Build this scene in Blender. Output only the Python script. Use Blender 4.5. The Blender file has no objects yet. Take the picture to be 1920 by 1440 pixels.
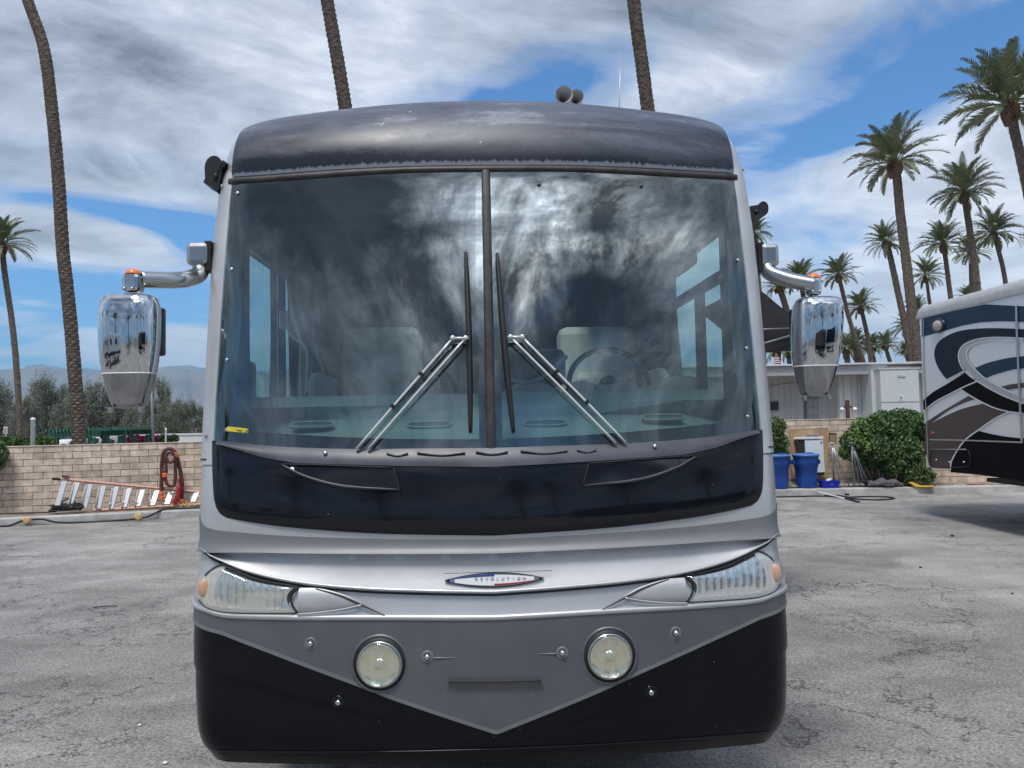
import bpy, bmesh, math, random
from mathutils import Vector, Matrix, noise
random.seed(7)
R = math.radians
SC = bpy.context.scene
COL = SC.collection

# ---------------------------------------------------------------- camera
F = 1443.0
CAMZ = 1.85
cd = bpy.data.cameras.new('camera')
cam = bpy.data.objects.new('camera', cd)
COL.objects.link(cam)
SC.camera = cam
cd.sensor_width = 36.0
cd.lens = F / 1920 * 36
cd.clip_start = 0.05
cd.clip_end = 30000
cam.location = (0, 0, CAMZ)
CR = Matrix.Rotation(R(90 + 2.54), 3, 'X') @ Matrix.Rotation(R(-1.1), 3, 'Z')
cam.rotation_euler = CR.to_euler()

# ---------------------------------------------------------------- sun and sky
SUN_EL, SUN_AZ = 66.0, 200.0          # azimuth from +Y towards +X, degrees
sunv = Vector((math.sin(R(SUN_AZ)) * math.cos(R(SUN_EL)), math.cos(R(SUN_AZ)) * math.cos(R(SUN_EL)), math.sin(R(SUN_EL))))
ld = bpy.data.lights.new('sun', 'SUN')
ld.energy = 2.3
ld.angle = R(14)
ld.color = (1.0, 0.965, 0.92)
sun = bpy.data.objects.new('sun', ld)
COL.objects.link(sun)
sun.rotation_euler = sunv.to_track_quat('Z', 'Y').to_euler()

SC.view_settings.view_transform = 'Standard'
SC.view_settings.look = 'None'
SC.view_settings.exposure = 0.36
SC.view_settings.gamma = 1.0
SC.cycles.max_bounces = 8
SC.cycles.transparent_max_bounces = 12
SC.cycles.caustics_reflective = False
SC.cycles.caustics_refractive = False
SC.cycles.use_denoising = True
SC.cycles.volume_bounces = 0


class NT:
    """small helper round a node tree"""
    def __init__(self, nt):
        self.nt = nt
        nt.nodes.clear()
    def n(self, t, **kw):
        nd = self.nt.nodes.new(t)
        for k, v in kw.items():
            setattr(nd, k, v)
        return nd
    def put(self, sock, v):
        if hasattr(v, 'is_linked') or isinstance(v, bpy.types.NodeSocket):
            self.nt.links.new(v, sock)
        elif v is not None:
            sock.default_value = v
    def m(self, op, a, b=None, c=None, clamp=False):
        nd = self.n('ShaderNodeMath', operation=op)
        nd.use_clamp = clamp
        self.put(nd.inputs[0], a)
        if b is not None: self.put(nd.inputs[1], b)
        if c is not None: self.put(nd.inputs[2], c)
        return nd.outputs[0]
    def noise(self, vec, scale, detail=4, rough=.55, dist=0, dim='3D'):
        nd = self.n('ShaderNodeTexNoise')
        nd.noise_dimensions = dim
        self.put(nd.inputs['Vector'], vec)
        nd.inputs['Scale'].default_value = scale
        nd.inputs['Detail'].default_value = detail
        nd.inputs['Roughness'].default_value = rough
        nd.inputs['Distortion'].default_value = dist
        return nd.outputs['Fac']
    def ramp(self, fac, stops, interp='LINEAR'):
        nd = self.n('ShaderNodeValToRGB')
        nd.color_ramp.interpolation = interp
        el = nd.color_ramp.elements
        while len(el) > 1: el.remove(el[-1])
        for i, (p, c) in enumerate(stops):
            e = el[0] if i == 0 else el.new(p)
            e.position = p
            if not hasattr(c, '__len__'): c = (c, c, c)
            e.color = (c[0], c[1], c[2], 1)
        self.put(nd.inputs[0], fac)
        return nd.outputs[0]
    def mix(self, fac, a, b, mode='MIX'):
        nd = self.n('ShaderNodeMix', data_type='RGBA', blend_type=mode)
        self.put(nd.inputs[0], fac)
        for s, v in ((nd.inputs[6], a), (nd.inputs[7], b)):
            if isinstance(v, (tuple, list)): v = (v[0], v[1], v[2], 1)
            self.put(s, v)
        return nd.outputs[2]
    def xyz(self, x=0, y=0, z=0):
        nd = self.n('ShaderNodeCombineXYZ')
        self.put(nd.inputs[0], x); self.put(nd.inputs[1], y); self.put(nd.inputs[2], z)
        return nd.outputs[0]
    def sep(self, v):
        nd = self.n('ShaderNodeSeparateXYZ')
        self.put(nd.inputs[0], v)
        return nd.outputs


def ray(px, py):
    """world direction seen at a pixel of the 1920x1440 photograph"""
    return (CR @ Vector(((px - 960) / F, (720 - py) / F, -1))).normalized()

def P(px, py, Y):
    d = ray(px, py)
    v = d * (Y / d.y)
    return Vector((v.x, v.y, v.z + CAMZ))

def G(px, py, z=0.0):
    d = ray(px, py)
    t = (z - CAMZ) / d.z
    return Vector((d.x * t, d.y * t, z))


world = bpy.data.worlds.new('World')
SC.world = world
world.use_nodes = True
w = NT(world.node_tree)
tc = w.n('ShaderNodeTexCoord')
dirv = tc.outputs['Generated']
sky = w.n('ShaderNodeTexSky')
sky.sky_type = 'NISHITA'
sky.sun_disc = False
sky.sun_elevation = R(SUN_EL)
sky.sun_rotation = R(SUN_AZ)
sky.dust_density = 0.4
sky.ozone_density = 2.5
sx, sy, sz = w.sep(dirv)
zc = w.m('MAXIMUM', sz, 0.0)
den = w.m('ADD', zc, 0.16)
pxn = w.m('DIVIDE', sx, den)
pyn = w.m('DIVIDE', sy, den)
# cloud layer seen from below: flat coordinates, streaked along one direction
ca, sa = math.cos(R(28)), math.sin(R(28))
ux = w.m('ADD', w.m('MULTIPLY', pxn, ca), w.m('MULTIPLY', pyn, sa))
uy = w.m('SUBTRACT', w.m('MULTIPLY', pyn, ca), w.m('MULTIPLY', pxn, sa))
q = w.xyz(w.m('MULTIPLY', ux, 0.68), uy, 0.0)
n1 = w.noise(q, 1.15, 9, .56, .7)
n2 = w.noise(q, 5.0, 9, .62, .5)
n3 = w.noise(w.xyz(ux, uy, 3.3), 1.9, 9, .66, .6)
n4 = w.noise(w.xyz(w.m('MULTIPLY', ux, .8), uy, 7.7), 7.0, 8, .66, .7)
az = w.m('MULTIPLY', w.m('ARCTAN2', sx, sy), 57.2958)
el = w.m('MULTIPLY', w.m('ARCSINE', sz), 57.2958)

def azel(px, py):
    d = ray(px, py)
    return math.degrees(math.atan2(d.x, d.y)), math.degrees(math.asin(d.z))

def blob(az0, el0, ra, re, rot, k, p=2.0):
    a = w.m('SUBTRACT', az, az0); e = w.m('SUBTRACT', el, el0)
    c, s = math.cos(R(rot)), math.sin(R(rot))
    a2 = w.m('MULTIPLY_ADD', a, c / ra, w.m('MULTIPLY', e, s / ra))
    e2 = w.m('MULTIPLY_ADD', e, c / re, w.m('MULTIPLY', a, -s / re))
    qq = w.m('ADD', w.m('MULTIPLY', a2, a2), w.m('MULTIPLY', e2, e2))
    if p != 2.0: qq = w.m('POWER', qq, p)
    return w.m('MULTIPLY', w.m('EXPONENT', w.m('MULTIPLY', qq, -1)), k)

def pb(px, py, rx, ry, rot, k, p=2.0):
    a, e = azel(px, py)
    return blob(a, e, rx / F * 57.3, ry / F * 57.3, rot, k, p)

# where this sky is open (negative) and where it is closed (positive)
BL = [pb(1700, 175, 300, 36, 23, -.21), pb(1880, 70, 120, 40, 25, -.2),
      pb(1530, 430, 150, 62, 10, -.34), pb(1250, 300, 200, 40, 15, -.05),
      pb(250, 408, 190, 26, -4, -.42), pb(370, 450, 70, 40, 0, -.34), pb(150, 545, 260, 45, -4, -.27), pb(60, 640, 200, 40, 0, -.2),
      pb(1050, 120, 230, 55, 12, -.15), pb(960, 190, 160, 25, 5, -.12),
      pb(140, 440, 135, 34, -5, .55, 2), pb(200, 200, 420, 160, 0, .22), pb(620, 60, 380, 110, 5, .15),
      pb(1790, 330, 340, 90, 12, .42), pb(1650, 620, 400, 70, 0, .25), pb(1380, 100, 300, 75, 20, .26), pb(1200, 0, 400, 60, 8, .2), pb(1750, 560, 260, 60, 8, .22), pb(330, 650, 200, 40, 0, .3)]
bias = BL[0]
for b in BL[1:]: bias = w.m('ADD', bias, b)
# behind the camera the cover is close, broken by one darker hole
back = w.m('MULTIPLY', w.m('SUBTRACT', 0.2, sy, clamp=True), .16)
dens = w.m('ADD', w.m('ADD', w.m('ADD', n1, w.m('MULTIPLY', w.m('ADD', n2, n4), .15)), bias), back)
cover = w.ramp(dens, [(.50, 0), (.60, .45), (.74, .9), (.9, 1)], 'EASE')
# thick parts are grey, thin parts white; near the sun the veil glows
dots = w.n('ShaderNodeVectorMath', operation='DOT_PRODUCT')
w.put(dots.inputs[0], dirv)
glow_dir = Vector((math.sin(R(166)) * math.cos(R(44)), math.cos(R(166)) * math.cos(R(44)), math.sin(R(44))))
dots.inputs[1].default_value = glow_dir
dd = w.m('MAXIMUM', dots.outputs['Value'], 0.0)
glow = w.m('ADD', w.m('MULTIPLY', w.m('POWER', dd, 20.0), 5.0), w.m('MULTIPLY', w.m('POWER', dd, 3.0), .42))
thick = w.m('ADD', w.m('ADD', w.m('MULTIPLY', n3, 1.0), w.m('MULTIPLY', n2, .12)), w.m('MULTIPLY', n4, .22))
for bb_ in (pb(250, 130, 330, 130, 0, .16), pb(150, 452, 125, 22, -4, .28), pb(60, 330, 200, 50, 0, .12), pb(1150, 60, 300, 60, 10, .12), pb(300, 330, 250, 40, 0, .10), blob(157, 31.5, 6.5, 2.7, 12, .6), blob(163, 28.5, 4.5, 1.8, 0, .35), blob(-150, 44, 20, 14, 0, .45), blob(128, 45, 14, 10, 0, .2), blob(168, 56, 14, 5, 0, .15)):
    thick = w.m('ADD', thick, w.m('MULTIPLY', bb_, w.m('MULTIPLY_ADD', n2, 1.4, .3)))
thick = w.m('ADD', thick, w.m('MULTIPLY', w.m('SUBTRACT', -.25, sy, clamp=True), w.ramp(sz, [(.22, .42), (.62, 0)])))
ccol = w.ramp(thick, [(.46, (1.02, 1.03, 1.05)), (.58, (.79, .82, .88)), (.70, (.55, .595, .68)), (.84, (.37, .41, .485)), (1.02, (.18, .205, .245))])
hor = w.ramp(sz, [(.02, 1), (.30, 0)])
ccol = w.mix(w.m('MULTIPLY', hor, .6), ccol, (.80, .86, .93))
n5 = w.noise(w.xyz(w.m('MULTIPLY', pxn, 1.15), w.m('MULTIPLY', pyn, .42), 1.1), 3.4, 12, .68, .45)
glow = w.m('MULTIPLY', glow, w.ramp(n5, [(.38, .0), (.50, .45), (.60, 1.0)]))
glow = w.m('MULTIPLY', w.m('MULTIPLY', glow, 2.4), w.ramp(sz, [(.36, .12), (.55, 1)]))
gl = w.m('ADD', w.m('MULTIPLY_ADD', w.m('MULTIPLY', w.m('SUBTRACT', .1, sy, clamp=True), -.7), w.ramp(n5, [(.45, 1), (.6, 0)]), 1.0), w.m('MULTIPLY', glow, w.ramp(thick, [(.5, 1), (.72, .45), (.95, .02)])))
vs = w.n('ShaderNodeVectorMath', operation='SCALE')
w.put(vs.inputs[0], ccol); w.put(vs.inputs['Scale'], w.m('MULTIPLY', gl, 10.0))
skyc = w.mix(1.0, sky.outputs[0], (.56, .95, 1.30), 'MULTIPLY')
final = w.mix(cover, skyc, vs.outputs[0])
bg = w.n('ShaderNodeBackground')
bg.inputs['Strength'].default_value = 0.10
w.put(bg.inputs['Color'], final)
wo = w.n('ShaderNodeOutputWorld')
w.nt.links.new(bg.outputs[0], wo.inputs[0])

# ---------------------------------------------------------------- helpers
def setp(o, label=None, cat=None, group=None, kind=None):
    if label: o['label'] = label
    if cat: o['category'] = cat
    if group: o['group'] = group
    if kind: o['kind'] = kind
    return o

def empty(name, loc=(0, 0, 0), rz=0.0, label=None, cat=None, group=None):
    o = bpy.data.objects.new(name, None)
    o.empty_display_size = .2
    COL.objects.link(o)
    o.location = loc
    o.rotation_euler = (0, 0, rz)
    return setp(o, label, cat, group)

def crom(pts, n, closed=False):
    """smooth resample of a polyline (Catmull-Rom by chord length)"""
    pts = [Vector(p) for p in pts]
    L = [0]
    for a, b in zip(pts, pts[1:]): L.append(L[-1] + max((b - a).length, 1e-6))
    out = []
    for i in range(n):
        t = L[-1] * i / (n - 1)
        k = 0
        while k < len(L) - 2 and t > L[k + 1]: k += 1
        f = (t - L[k]) / (L[k + 1] - L[k])
        p1, p2 = pts[k], pts[k + 1]
        h = L[k + 1] - L[k]
        m1 = (p2 - pts[k - 1]) / (L[k + 1] - L[k - 1]) if k > 0 else (p2 - p1) / h
        m2 = (pts[k + 2] - p1) / (L[k + 2] - L[k]) if k < len(L) - 2 else (p2 - p1) / h
        f2, f3 = f * f, f * f * f
        out.append(p1 * (2 * f3 - 3 * f2 + 1) + m1 * h * (f3 - 2 * f2 + f) + p2 * (-2 * f3 + 3 * f2) + m2 * h * (f3 - f2))
    return out

def lin(pts, n):
    pts = [Vector(p) for p in pts]
    L = [0]
    for a, b in zip(pts, pts[1:]): L.append(L[-1] + (b - a).length)
    out = []
    for i in range(n):
        t = L[-1] * i / (n - 1)
        k = 0
        while k < len(L) - 2 and t > L[k + 1]: k += 1
        f = (t - L[k]) / max(L[k + 1] - L[k], 1e-9)
        out.append(pts[k].lerp(pts[k + 1], f))
    return out


class MB:
    def __init__(self):
        self.v = []; self.f = []; self.sm = []; self.mi = []; self.cur = 0
    def add(self, vs, fs, smooth=False):
        o = len(self.v)
        self.v += [tuple(v) for v in vs]
        for f in fs:
            self.f.append(tuple(i + o for i in f)); self.sm.append(smooth); self.mi.append(self.cur)
        return self
    def box(self, c, s, M=None, bev=0.0):
        x, y, z = s[0] / 2, s[1] / 2, s[2] / 2
        if bev > 0:
            b = min(bev, x * .9, y * .9, z * .9)
            bm = bmesh.new()
            bmesh.ops.create_cube(bm, size=1.0)
            for v in bm.verts: v.co = Vector((v.co.x * 2 * x, v.co.y * 2 * y, v.co.z * 2 * z))
            bmesh.ops.bevel(bm, geom=bm.edges[:], offset=b, segments=2, affect='EDGES', profile=.5)
            vs = [v.co.copy() for v in bm.verts]
            bm.verts.index_update()
            fs = [tuple(v.index for v in f.verts) for f in bm.faces]
            bm.free()
        else:
            vs = [Vector((a * x, b * y, c_ * z)) for a in (-1, 1) for b in (-1, 1) for c_ in (-1, 1)]
            fs = [(0, 1, 3, 2), (4, 6, 7, 5), (0, 4, 5, 1), (2, 3, 7, 6), (0, 2, 6, 4), (1, 5, 7, 3)]
        if M is not None: vs = [M @ v for v in vs]
        c = Vector(c)
        return self.add([v + c for v in vs], fs)
    def tube(self, pts, r, n=8, cap=True, flat=1.0, smooth=True):
        pts = [Vector(p) for p in pts]
        m = len(pts)
        rr = r if hasattr(r, '__len__') else [r] * m
        vs = []
        t0 = (pts[1] - pts[0]).normalized()
        nrm = t0.orthogonal().normalized()
        if abs(t0.z) < .95:
            nrm = (Vector((0, 0, 1)) - t0 * t0.z).normalized()
        for i, p in enumerate(pts):
            t = (pts[min(i + 1, m - 1)] - pts[max(i - 1, 0)]).normalized()
            nrm = (nrm - t * nrm.dot(t)).normalized()
            bn = t.cross(nrm)
            for j in range(n):
                a = 2 * math.pi * j / n
                vs.append(p + (nrm * math.cos(a) * flat + bn * math.sin(a)) * rr[i])
        fs = []
        for i in range(m - 1):
            for j in range(n):
                fs.append((i * n + j, i * n + (j + 1) % n, (i + 1) * n + (j + 1) % n, (i + 1) * n + j))
        self.add(vs, fs, smooth)
        if cap:
            o = len(self.v) - len(vs)
            self.f.append(tuple(o + j for j in reversed(range(n)))); self.sm.append(False); self.mi.append(self.cur)
            self.f.append(tuple(o + (m - 1) * n + j for j in range(n))); self.sm.append(False); self.mi.append(self.cur)
        return self
    def lathe(self, prof, M, n=24, smooth=True):
        """prof: list of (radius, height) about local z, M 4x4"""
        vs = []; fs = []
        for (r, h) in prof:
            for j in range(n):
                a = 2 * math.pi * j / n
                vs.append(M @ Vector((r * math.cos(a), r * math.sin(a), h)))
        for i in range(len(prof) - 1):
            for j in range(n):
                fs.append((i * n + j, i * n + (j + 1) % n, (i + 1) * n + (j + 1) % n, (i + 1) * n + j))
        return self.add(vs, fs, smooth)
    def grid(self, rows, smooth=True, close=False):
        n = len(rows[0]); vs = [p for r in rows for p in r]; fs = []
        for i in range(len(rows) - 1):
            for j in range(n - (0 if close else 1)):
                fs.append((i * n + j, i * n + (j + 1) % n, (i + 1) * n + (j + 1) % n, (i + 1) * n + j))
        return self.add(vs, fs, smooth)
    def prism(self, poly, vec):
        """flat polygon (3D points) pushed along vec"""
        n = len(poly); vec = Vector(vec)
        vs = [Vector(p) for p in poly] + [Vector(p) + vec for p in poly]
        fs = [tuple(range(n)), tuple(range(2 * n - 1, n - 1, -1))]
        for i in range(n): fs.append((i, i + n, (i + 1) % n + n, (i + 1) % n))
        return self.add(vs, fs)
    def build(self, name, mat=None, parent=None, label=None, cat=None, group=None, kind=None, origin=None, fixn=False):
        me = bpy.data.meshes.new(name)
        vs = self.v
        if origin is not None:
            o3 = Vector(origin); vs = [tuple(Vector(v) - o3) for v in vs]
        me.from_pydata(vs, [], self.f)
        for p, s, mi in zip(me.polygons, self.sm, self.mi):
            p.use_smooth = s; p.material_index = mi
        if mat is not None:
            for m_ in (mat if isinstance(mat, (list, tuple)) else [mat]): me.materials.append(m_)
        if fixn:
            bm = bmesh.new(); bm.from_mesh(me)
            bmesh.ops.recalc_face_normals(bm, faces=bm.faces[:]); bm.to_mesh(me); bm.free()
        me.update()
        o = bpy.data.objects.new(name, me)
        COL.objects.link(o)
        if origin is not None: o.location = origin
        if parent is not None: o.parent = parent
        return setp(o, label, cat, group, kind)


def new_mat(name):
    m = bpy.data.materials.new(name)
    m.use_nodes = True
    return m, NT(m.node_tree)

def pm(name, col, rough=.5, metal=0.0, spec=.5, spots=None, var=.0, vscale=6.0, col2=None, cut=(.4, .6), bump=0.0, bscale=60.0, coat=0.0,
       island=0.0, bdist=.01, stretch=None, rvar=0.0, crough=.05):
    """procedural Principled material: base colour broken by noise, optional second colour, bump, per-island tint"""
    m, t = new_mat(name)
    b = t.n('ShaderNodeBsdfPrincipled')
    o = t.n('ShaderNodeOutputMaterial')
    t.nt.links.new(b.outputs[0], o.inputs[0])
    tcn = t.n('ShaderNodeTexCoord')
    vec = tcn.outputs['Object']
    if stretch:
        mp = t.n('ShaderNodeMapping'); mp.inputs['Scale'].default_value = stretch
        t.put(mp.inputs[0], vec); vec = mp.outputs[0]
    c = None
    if col2 is not None:
        c = t.mix(t.ramp(t.noise(vec, vscale, 6, .6), [(cut[0], 0), (cut[1], 1)]), col, col2)
    if var > 0:
        lo = tuple(x * (1 - var) for x in col); hi = tuple(min(1, x * (1 + var)) for x in col)
        f = t.ramp(t.noise(vec, vscale * 2.3, 5, .6), [(.3, 0), (.7, 1)])
        v = t.mix(f, (1 - var,) * 3, (1 + var,) * 3)
        c = t.mix(1.0, c if c is not None else col, v, 'MULTIPLY')
    if island > 0:
        g = t.n('ShaderNodeNewGeometry')
        v = t.mix(g.outputs['Random Per Island'], (1 - island,) * 3, (1 + island,) * 3)
        c = t.mix(1.0, c if c is not None else col, v, 'MULTIPLY')
    if spots:
        c = t.mix(t.ramp(t.noise(vec, spots[0], 2, .5), [(spots[1], 0), (spots[1] + .02, spots[3])]), c if c is not None else col, spots[2])
    if c is None: c = (col[0], col[1], col[2], 1)
    t.put(b.inputs['Base Color'], c)
    b.inputs['Roughness'].default_value = rough
    if rvar > 0:
        t.put(b.inputs['Roughness'], t.m('MULTIPLY_ADD', t.noise(vec, vscale * 1.7, 6, .65), rvar * 2, rough - rvar, clamp=True))
    b.inputs['Metallic'].default_value = metal
    b.inputs['Specular IOR Level'].default_value = spec
    if coat > 0:
        b.inputs['Coat Weight'].default_value = coat
        b.inputs['Coat Roughness'].default_value = crough
    if bump > 0:
        bn = t.n('ShaderNodeBump')
        bn.inputs['Strength'].default_value = bump
        bn.inputs['Distance'].default_value = bdist
        t.put(bn.inputs['Height'], t.noise(vec, bscale, 5, .6))
        t.put(b.inputs['Normal'], bn.outputs[0])
    return m

def glassy(name, tint, refl, rough=0.0, wav=0.0, wscale=2.0, dirt=0.0, band=None):
    """pane: fresnel reflection over tinted transparency"""
    m, t = new_mat(name)
    o = t.n('ShaderNodeOutputMaterial')
    tr = t.n('ShaderNodeBsdfTransparent'); tr.inputs[0].default_value = (*tint, 1)
    gl = t.n('ShaderNodeBsdfGlossy'); gl.inputs[0].default_value = (.92, 1, .98, 1); gl.inputs['Roughness'].default_value = rough
    tcn = t.n('ShaderNodeTexCoord')
    if wav > 0:
        bn = t.n('ShaderNodeBump'); bn.inputs['Strength'].default_value = wav; bn.inputs['Distance'].default_value = .02
        t.put(bn.inputs['Height'], t.noise(tcn.outputs['Object'], wscale, 2, .5))
        t.put(gl.inputs['Normal'], bn.outputs[0])
    if band:
        z_ = t.sep(tcn.outputs['Object'])[2]
        t.put(tr.inputs[0], t.mix(t.ramp(t.m('MULTIPLY', t.m('SUBTRACT', z_, band[0]), 1 / (band[1] - band[0]), clamp=True), [(0, 0), (1, 1)], 'EASE'), tint, band[2]))
    mx = t.n('ShaderNodeMixShader')
    gm = t.n('ShaderNodeNewGeometry'); dt = t.n('ShaderNodeVectorMath', operation='DOT_PRODUCT')
    t.put(dt.inputs[0], gm.outputs['Normal']); t.put(dt.inputs[1], gm.outputs['Incoming'])
    fr = t.m('MULTIPLY_ADD', t.m('POWER', t.m('SUBTRACT', 1.0, t.m('ABSOLUTE', dt.outputs['Value']), clamp=True), 5.0), .96, .04)
    fac = t.m('MULTIPLY', fr, refl, clamp=True)
    t.put(mx.inputs[0], fac)
    t.nt.links.new(tr.outputs[0], mx.inputs[1]); t.nt.links.new(gl.outputs[0], mx.inputs[2])
    out = mx.outputs[0]
    if dirt > 0:
        df = t.n('ShaderNodeBsdfDiffuse'); df.inputs[0].default_value = (.55, .56, .54, 1)
        m2 = t.n('ShaderNodeMixShader')
        spots = t.ramp(t.noise(tcn.outputs['Object'], 60, 3, .6), [(.70, 0), (.74, 1)])
        film = t.ramp(t.noise(tcn.outputs['Object'], 2.2, 7, .65, 1.0), [(.35, .2), (.75, 1)])
        t.put(m2.inputs[0], t.m('MULTIPLY', t.m('ADD', t.m('MULTIPLY', film, .45), spots, clamp=True), dirt))
        t.nt.links.new(out, m2.inputs[1]); t.nt.links.new(df.outputs[0], m2.inputs[2])
        out = m2.outputs[0]
    t.nt.links.new(out, o.inputs[0])
    return m

M = {}
M['silver'] = pm('silver_paint', (.56, .565, .57), .36, .5, var=.05, vscale=3, coat=.4, rvar=.05, bump=.02, bscale=5)
M['silver_dull'] = pm('weathered_silver_paint', (.46, .463, .47), .46, .42, col2=(.54, .543, .55), vscale=2.2, var=.05, rvar=.08)
M['grey_paint'] = pm('charcoal_silver_paint', (.135, .14, .152), .42, .4, spots=(45, .76, (.30, .29, .27), .6), var=.10, vscale=2.0, rvar=.08, bump=.05, bscale=300, bdist=.001)
M['belt_grey'] = pm('mid_grey_paint', (.20, .205, .215), .5, .25, var=.06, vscale=3, rvar=.06)
M['black_gloss'] = pm('black_gloss_paint', (.006, .007, .011), .07, 0, spec=.42, spots=(60, .765, (.25, .25, .25), .6), rvar=.02)
M['black_bumper'] = pm('black_painted_bumper', (.0035, .004, .007), .24, 0, spec=.26, bump=.12, bscale=4, bdist=.02, spots=(60, .765, (.14, .14, .14), .7), var=.2, vscale=3, rvar=.08)
M['cowl_matte'] = pm('faded_black_paint', (.036, .039, .052), .40, 0, col2=(.066, .070, .088), vscale=5, rvar=.1)
M['trim_rubber'] = pm('weathered_rubber_trim', (.020, .018, .018), .5, 0, col2=(.045, .040, .038), vscale=14, var=.15)
M['black_rubber'] = pm('black_rubber', (.012, .012, .013), .55)
M['black_plastic'] = pm('black_plastic', (.02, .02, .022), .38, bump=.05, bscale=200)
M['frit'] = pm('black_glass_border', (.006, .007, .009), .18)
M['chrome'] = pm('chrome', (.62, .64, .66), .045, 1.0, bump=.05, bscale=3, bdist=.02)
M['chrome_dull'] = pm('aged_chrome', (.50, .51, .52), .22, 1.0, rvar=.08, bump=.08, bscale=12)
M['wiper_metal'] = pm('painted_wiper_arm', (.78, .78, .78), .3, .4, bump=.05, bscale=40)
M['steel'] = pm('steel', (.45, .46, .47), .35, .9)
M['white_emblem'] = pm('emblem_white', (.82, .83, .82), .3, coat=.5)
M['blue_emblem'] = pm('emblem_blue', (.03, .07, .22), .3, coat=.5)
M['red_emblem'] = pm('emblem_red', (.30, .02, .03), .3, coat=.5)
M['ink'] = pm('emblem_lettering', (.16, .16, .19), .4)
M['amber'] = pm('amber_lens', (.85, .20, .03), .25, coat=.6)
M['lens_amber'] = pm('amber_bulb', (.74, .42, .26), .35, coat=.3)
M['lens'] = glassy('headlight_lens', (.97, .98, .98), 1.9, .01)
M['lens_left'] = glassy('yellowed_lens', (.98, .975, .93), 1.7, .03, 0, 2, .06)
M['windshield'] = glassy('windshield_glass', (.54, .70, .69), 4.4, 0.0, .03, 1.3, .010, band=(2.79, 2.87, (.20, .26, .30)))
M['side_glass'] = glassy('side_window_glass', (.92, 1.0, 1.0), 1.0)
M['mirror_glass'] = pm('mirror_glass', (.7, .72, .75), .03, 1.0)
M['cream'] = pm('cream_leather', (.66, .63, .56), .6, var=.06, vscale=6, bump=.2, bscale=14)
M['dash'] = pm('dashboard_vinyl', (.27, .33, .335), .55, var=.06, bump=.1, bscale=90)
M['dash_dark'] = pm('dashboard_vent', (.11, .13, .135), .5)
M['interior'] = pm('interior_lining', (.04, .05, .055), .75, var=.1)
M['curtain'] = pm('pleated_curtain', (.55, .58, .56), .8, var=.1)
M['yellow'] = pm('yellow_label', (.80, .66, .05), .5)
M['tyre'] = pm('tyre', (.018, .018, .019), .8, bump=.3, bscale=40)
M['awning'] = pm('awning_fabric', (.028, .026, .030), .85, var=.2)
# brow: black paint with chalky oxidation and a chalk line above the trim
def brow_mat():
    m, t = new_mat('oxidised_black_paint')
    b = t.n('ShaderNodeBsdfPrincipled'); o = t.n('ShaderNodeOutputMaterial')
    t.nt.links.new(b.outputs[0], o.inputs[0])
    v = t.n('ShaderNodeTexCoord').outputs['Object']
    x, y, z = t.sep(v)
    band = t.xyz(t.m('MULTIPLY', x, .5), t.m('MULTIPLY', y, 2.0), t.m('MULTIPLY', z, 3.2))
    f1 = t.ramp(t.noise(band, 1.5, 8, .62, .5), [(.36, 0), (.66, 1)])
    f2 = t.noise(v, 45, 6, .7)
    f3 = t.ramp(t.noise(v, 14, 5, .6), [(.45, 0), (.7, 1)])
    f = t.m('ADD', t.m('MULTIPLY', f1, .7), t.m('MULTIPLY', f2, .28))
    f = t.m('MULTIPLY_ADD', f3, .10, f, clamp=True)
    top = t.ramp(z, [(.30, 0), (.36, 1)])      # chalkier towards the roof
    at = t.n('ShaderNodeAttribute'); at.attribute_name = 'rise'; ra = at.outputs['Fac']
    f = t.m('ADD', f, t.m('MULTIPLY', t.ramp(ra, [(.45, 0), (.95, 1)]), .45), clamp=True)
    jag = t.noise(t.xyz(t.m('MULTIPLY', x, 40), 0.0, 0.0), 1.0, 5, .8)
    lowb = t.m('MULTIPLY', t.ramp(t.m('SUBTRACT', ra, t.m('MULTIPLY', t.m('SUBTRACT', jag, .38, clamp=True), .12)), [(.008, 1), (.018, 0)]), .8)
    lowd = t.ramp(ra, [(.0, .55), (.16, .0)])
    f = t.m('SUBTRACT', f, lowd, clamp=True)
    f = t.m('MAXIMUM', f, lowb)
    c = t.ramp(f, [(.05, (.012, .015, .024)), (.40, (.040, .048, .068)), (.72, (.100, .115, .148)), (1, (.30, .32, .36))])
    c = t.mix(t.ramp(t.noise(v, 24, 2, .5), [(.775, 0), (.79, .7)]), c, (.5, .5, .5))
    t.put(b.inputs['Base Color'], c)
    t.put(b.inputs['Roughness'], t.ramp(f, [(.1, .26), (.7, .5)]))
    b.inputs['Specular IOR Level'].default_value = .5
    return m
M['brow'] = brow_mat()
def fluted(name, col, rough, scale, metal=1.0, st=.55):
    m, t = new_mat(name)
    b = t.n('ShaderNodeBsdfPrincipled'); o = t.n('ShaderNodeOutputMaterial')
    t.nt.links.new(b.outputs[0], o.inputs[0])
    b.inputs['Base Color'].default_value = (*col, 1); b.inputs['Metallic'].default_value = metal; b.inputs['Roughness'].default_value = rough
    x, y, z = t.sep(t.n('ShaderNodeTexCoord').outputs['Object'])
    wv = t.m('ABSOLUTE', t.m('SINE', t.m('MULTIPLY', x, scale)))
    w2 = t.noise(t.xyz(t.m('MULTIPLY', x, 9), 0.0, t.m('MULTIPLY', z, 12)), 1.0, 1, .4)
    bn = t.n('ShaderNodeBump'); bn.inputs['Strength'].default_value = st; bn.inputs['Distance'].default_value = .010
    t.put(bn.inputs['Height'], t.m('ADD', t.m('MULTIPLY', wv, .5), w2))
    t.put(b.inputs['Normal'], bn.outputs[0])
    return m
M['fluted_chrome'] = fluted('fluted_reflector', (.93, .94, .94), .13, 95, .85, .6)
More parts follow.
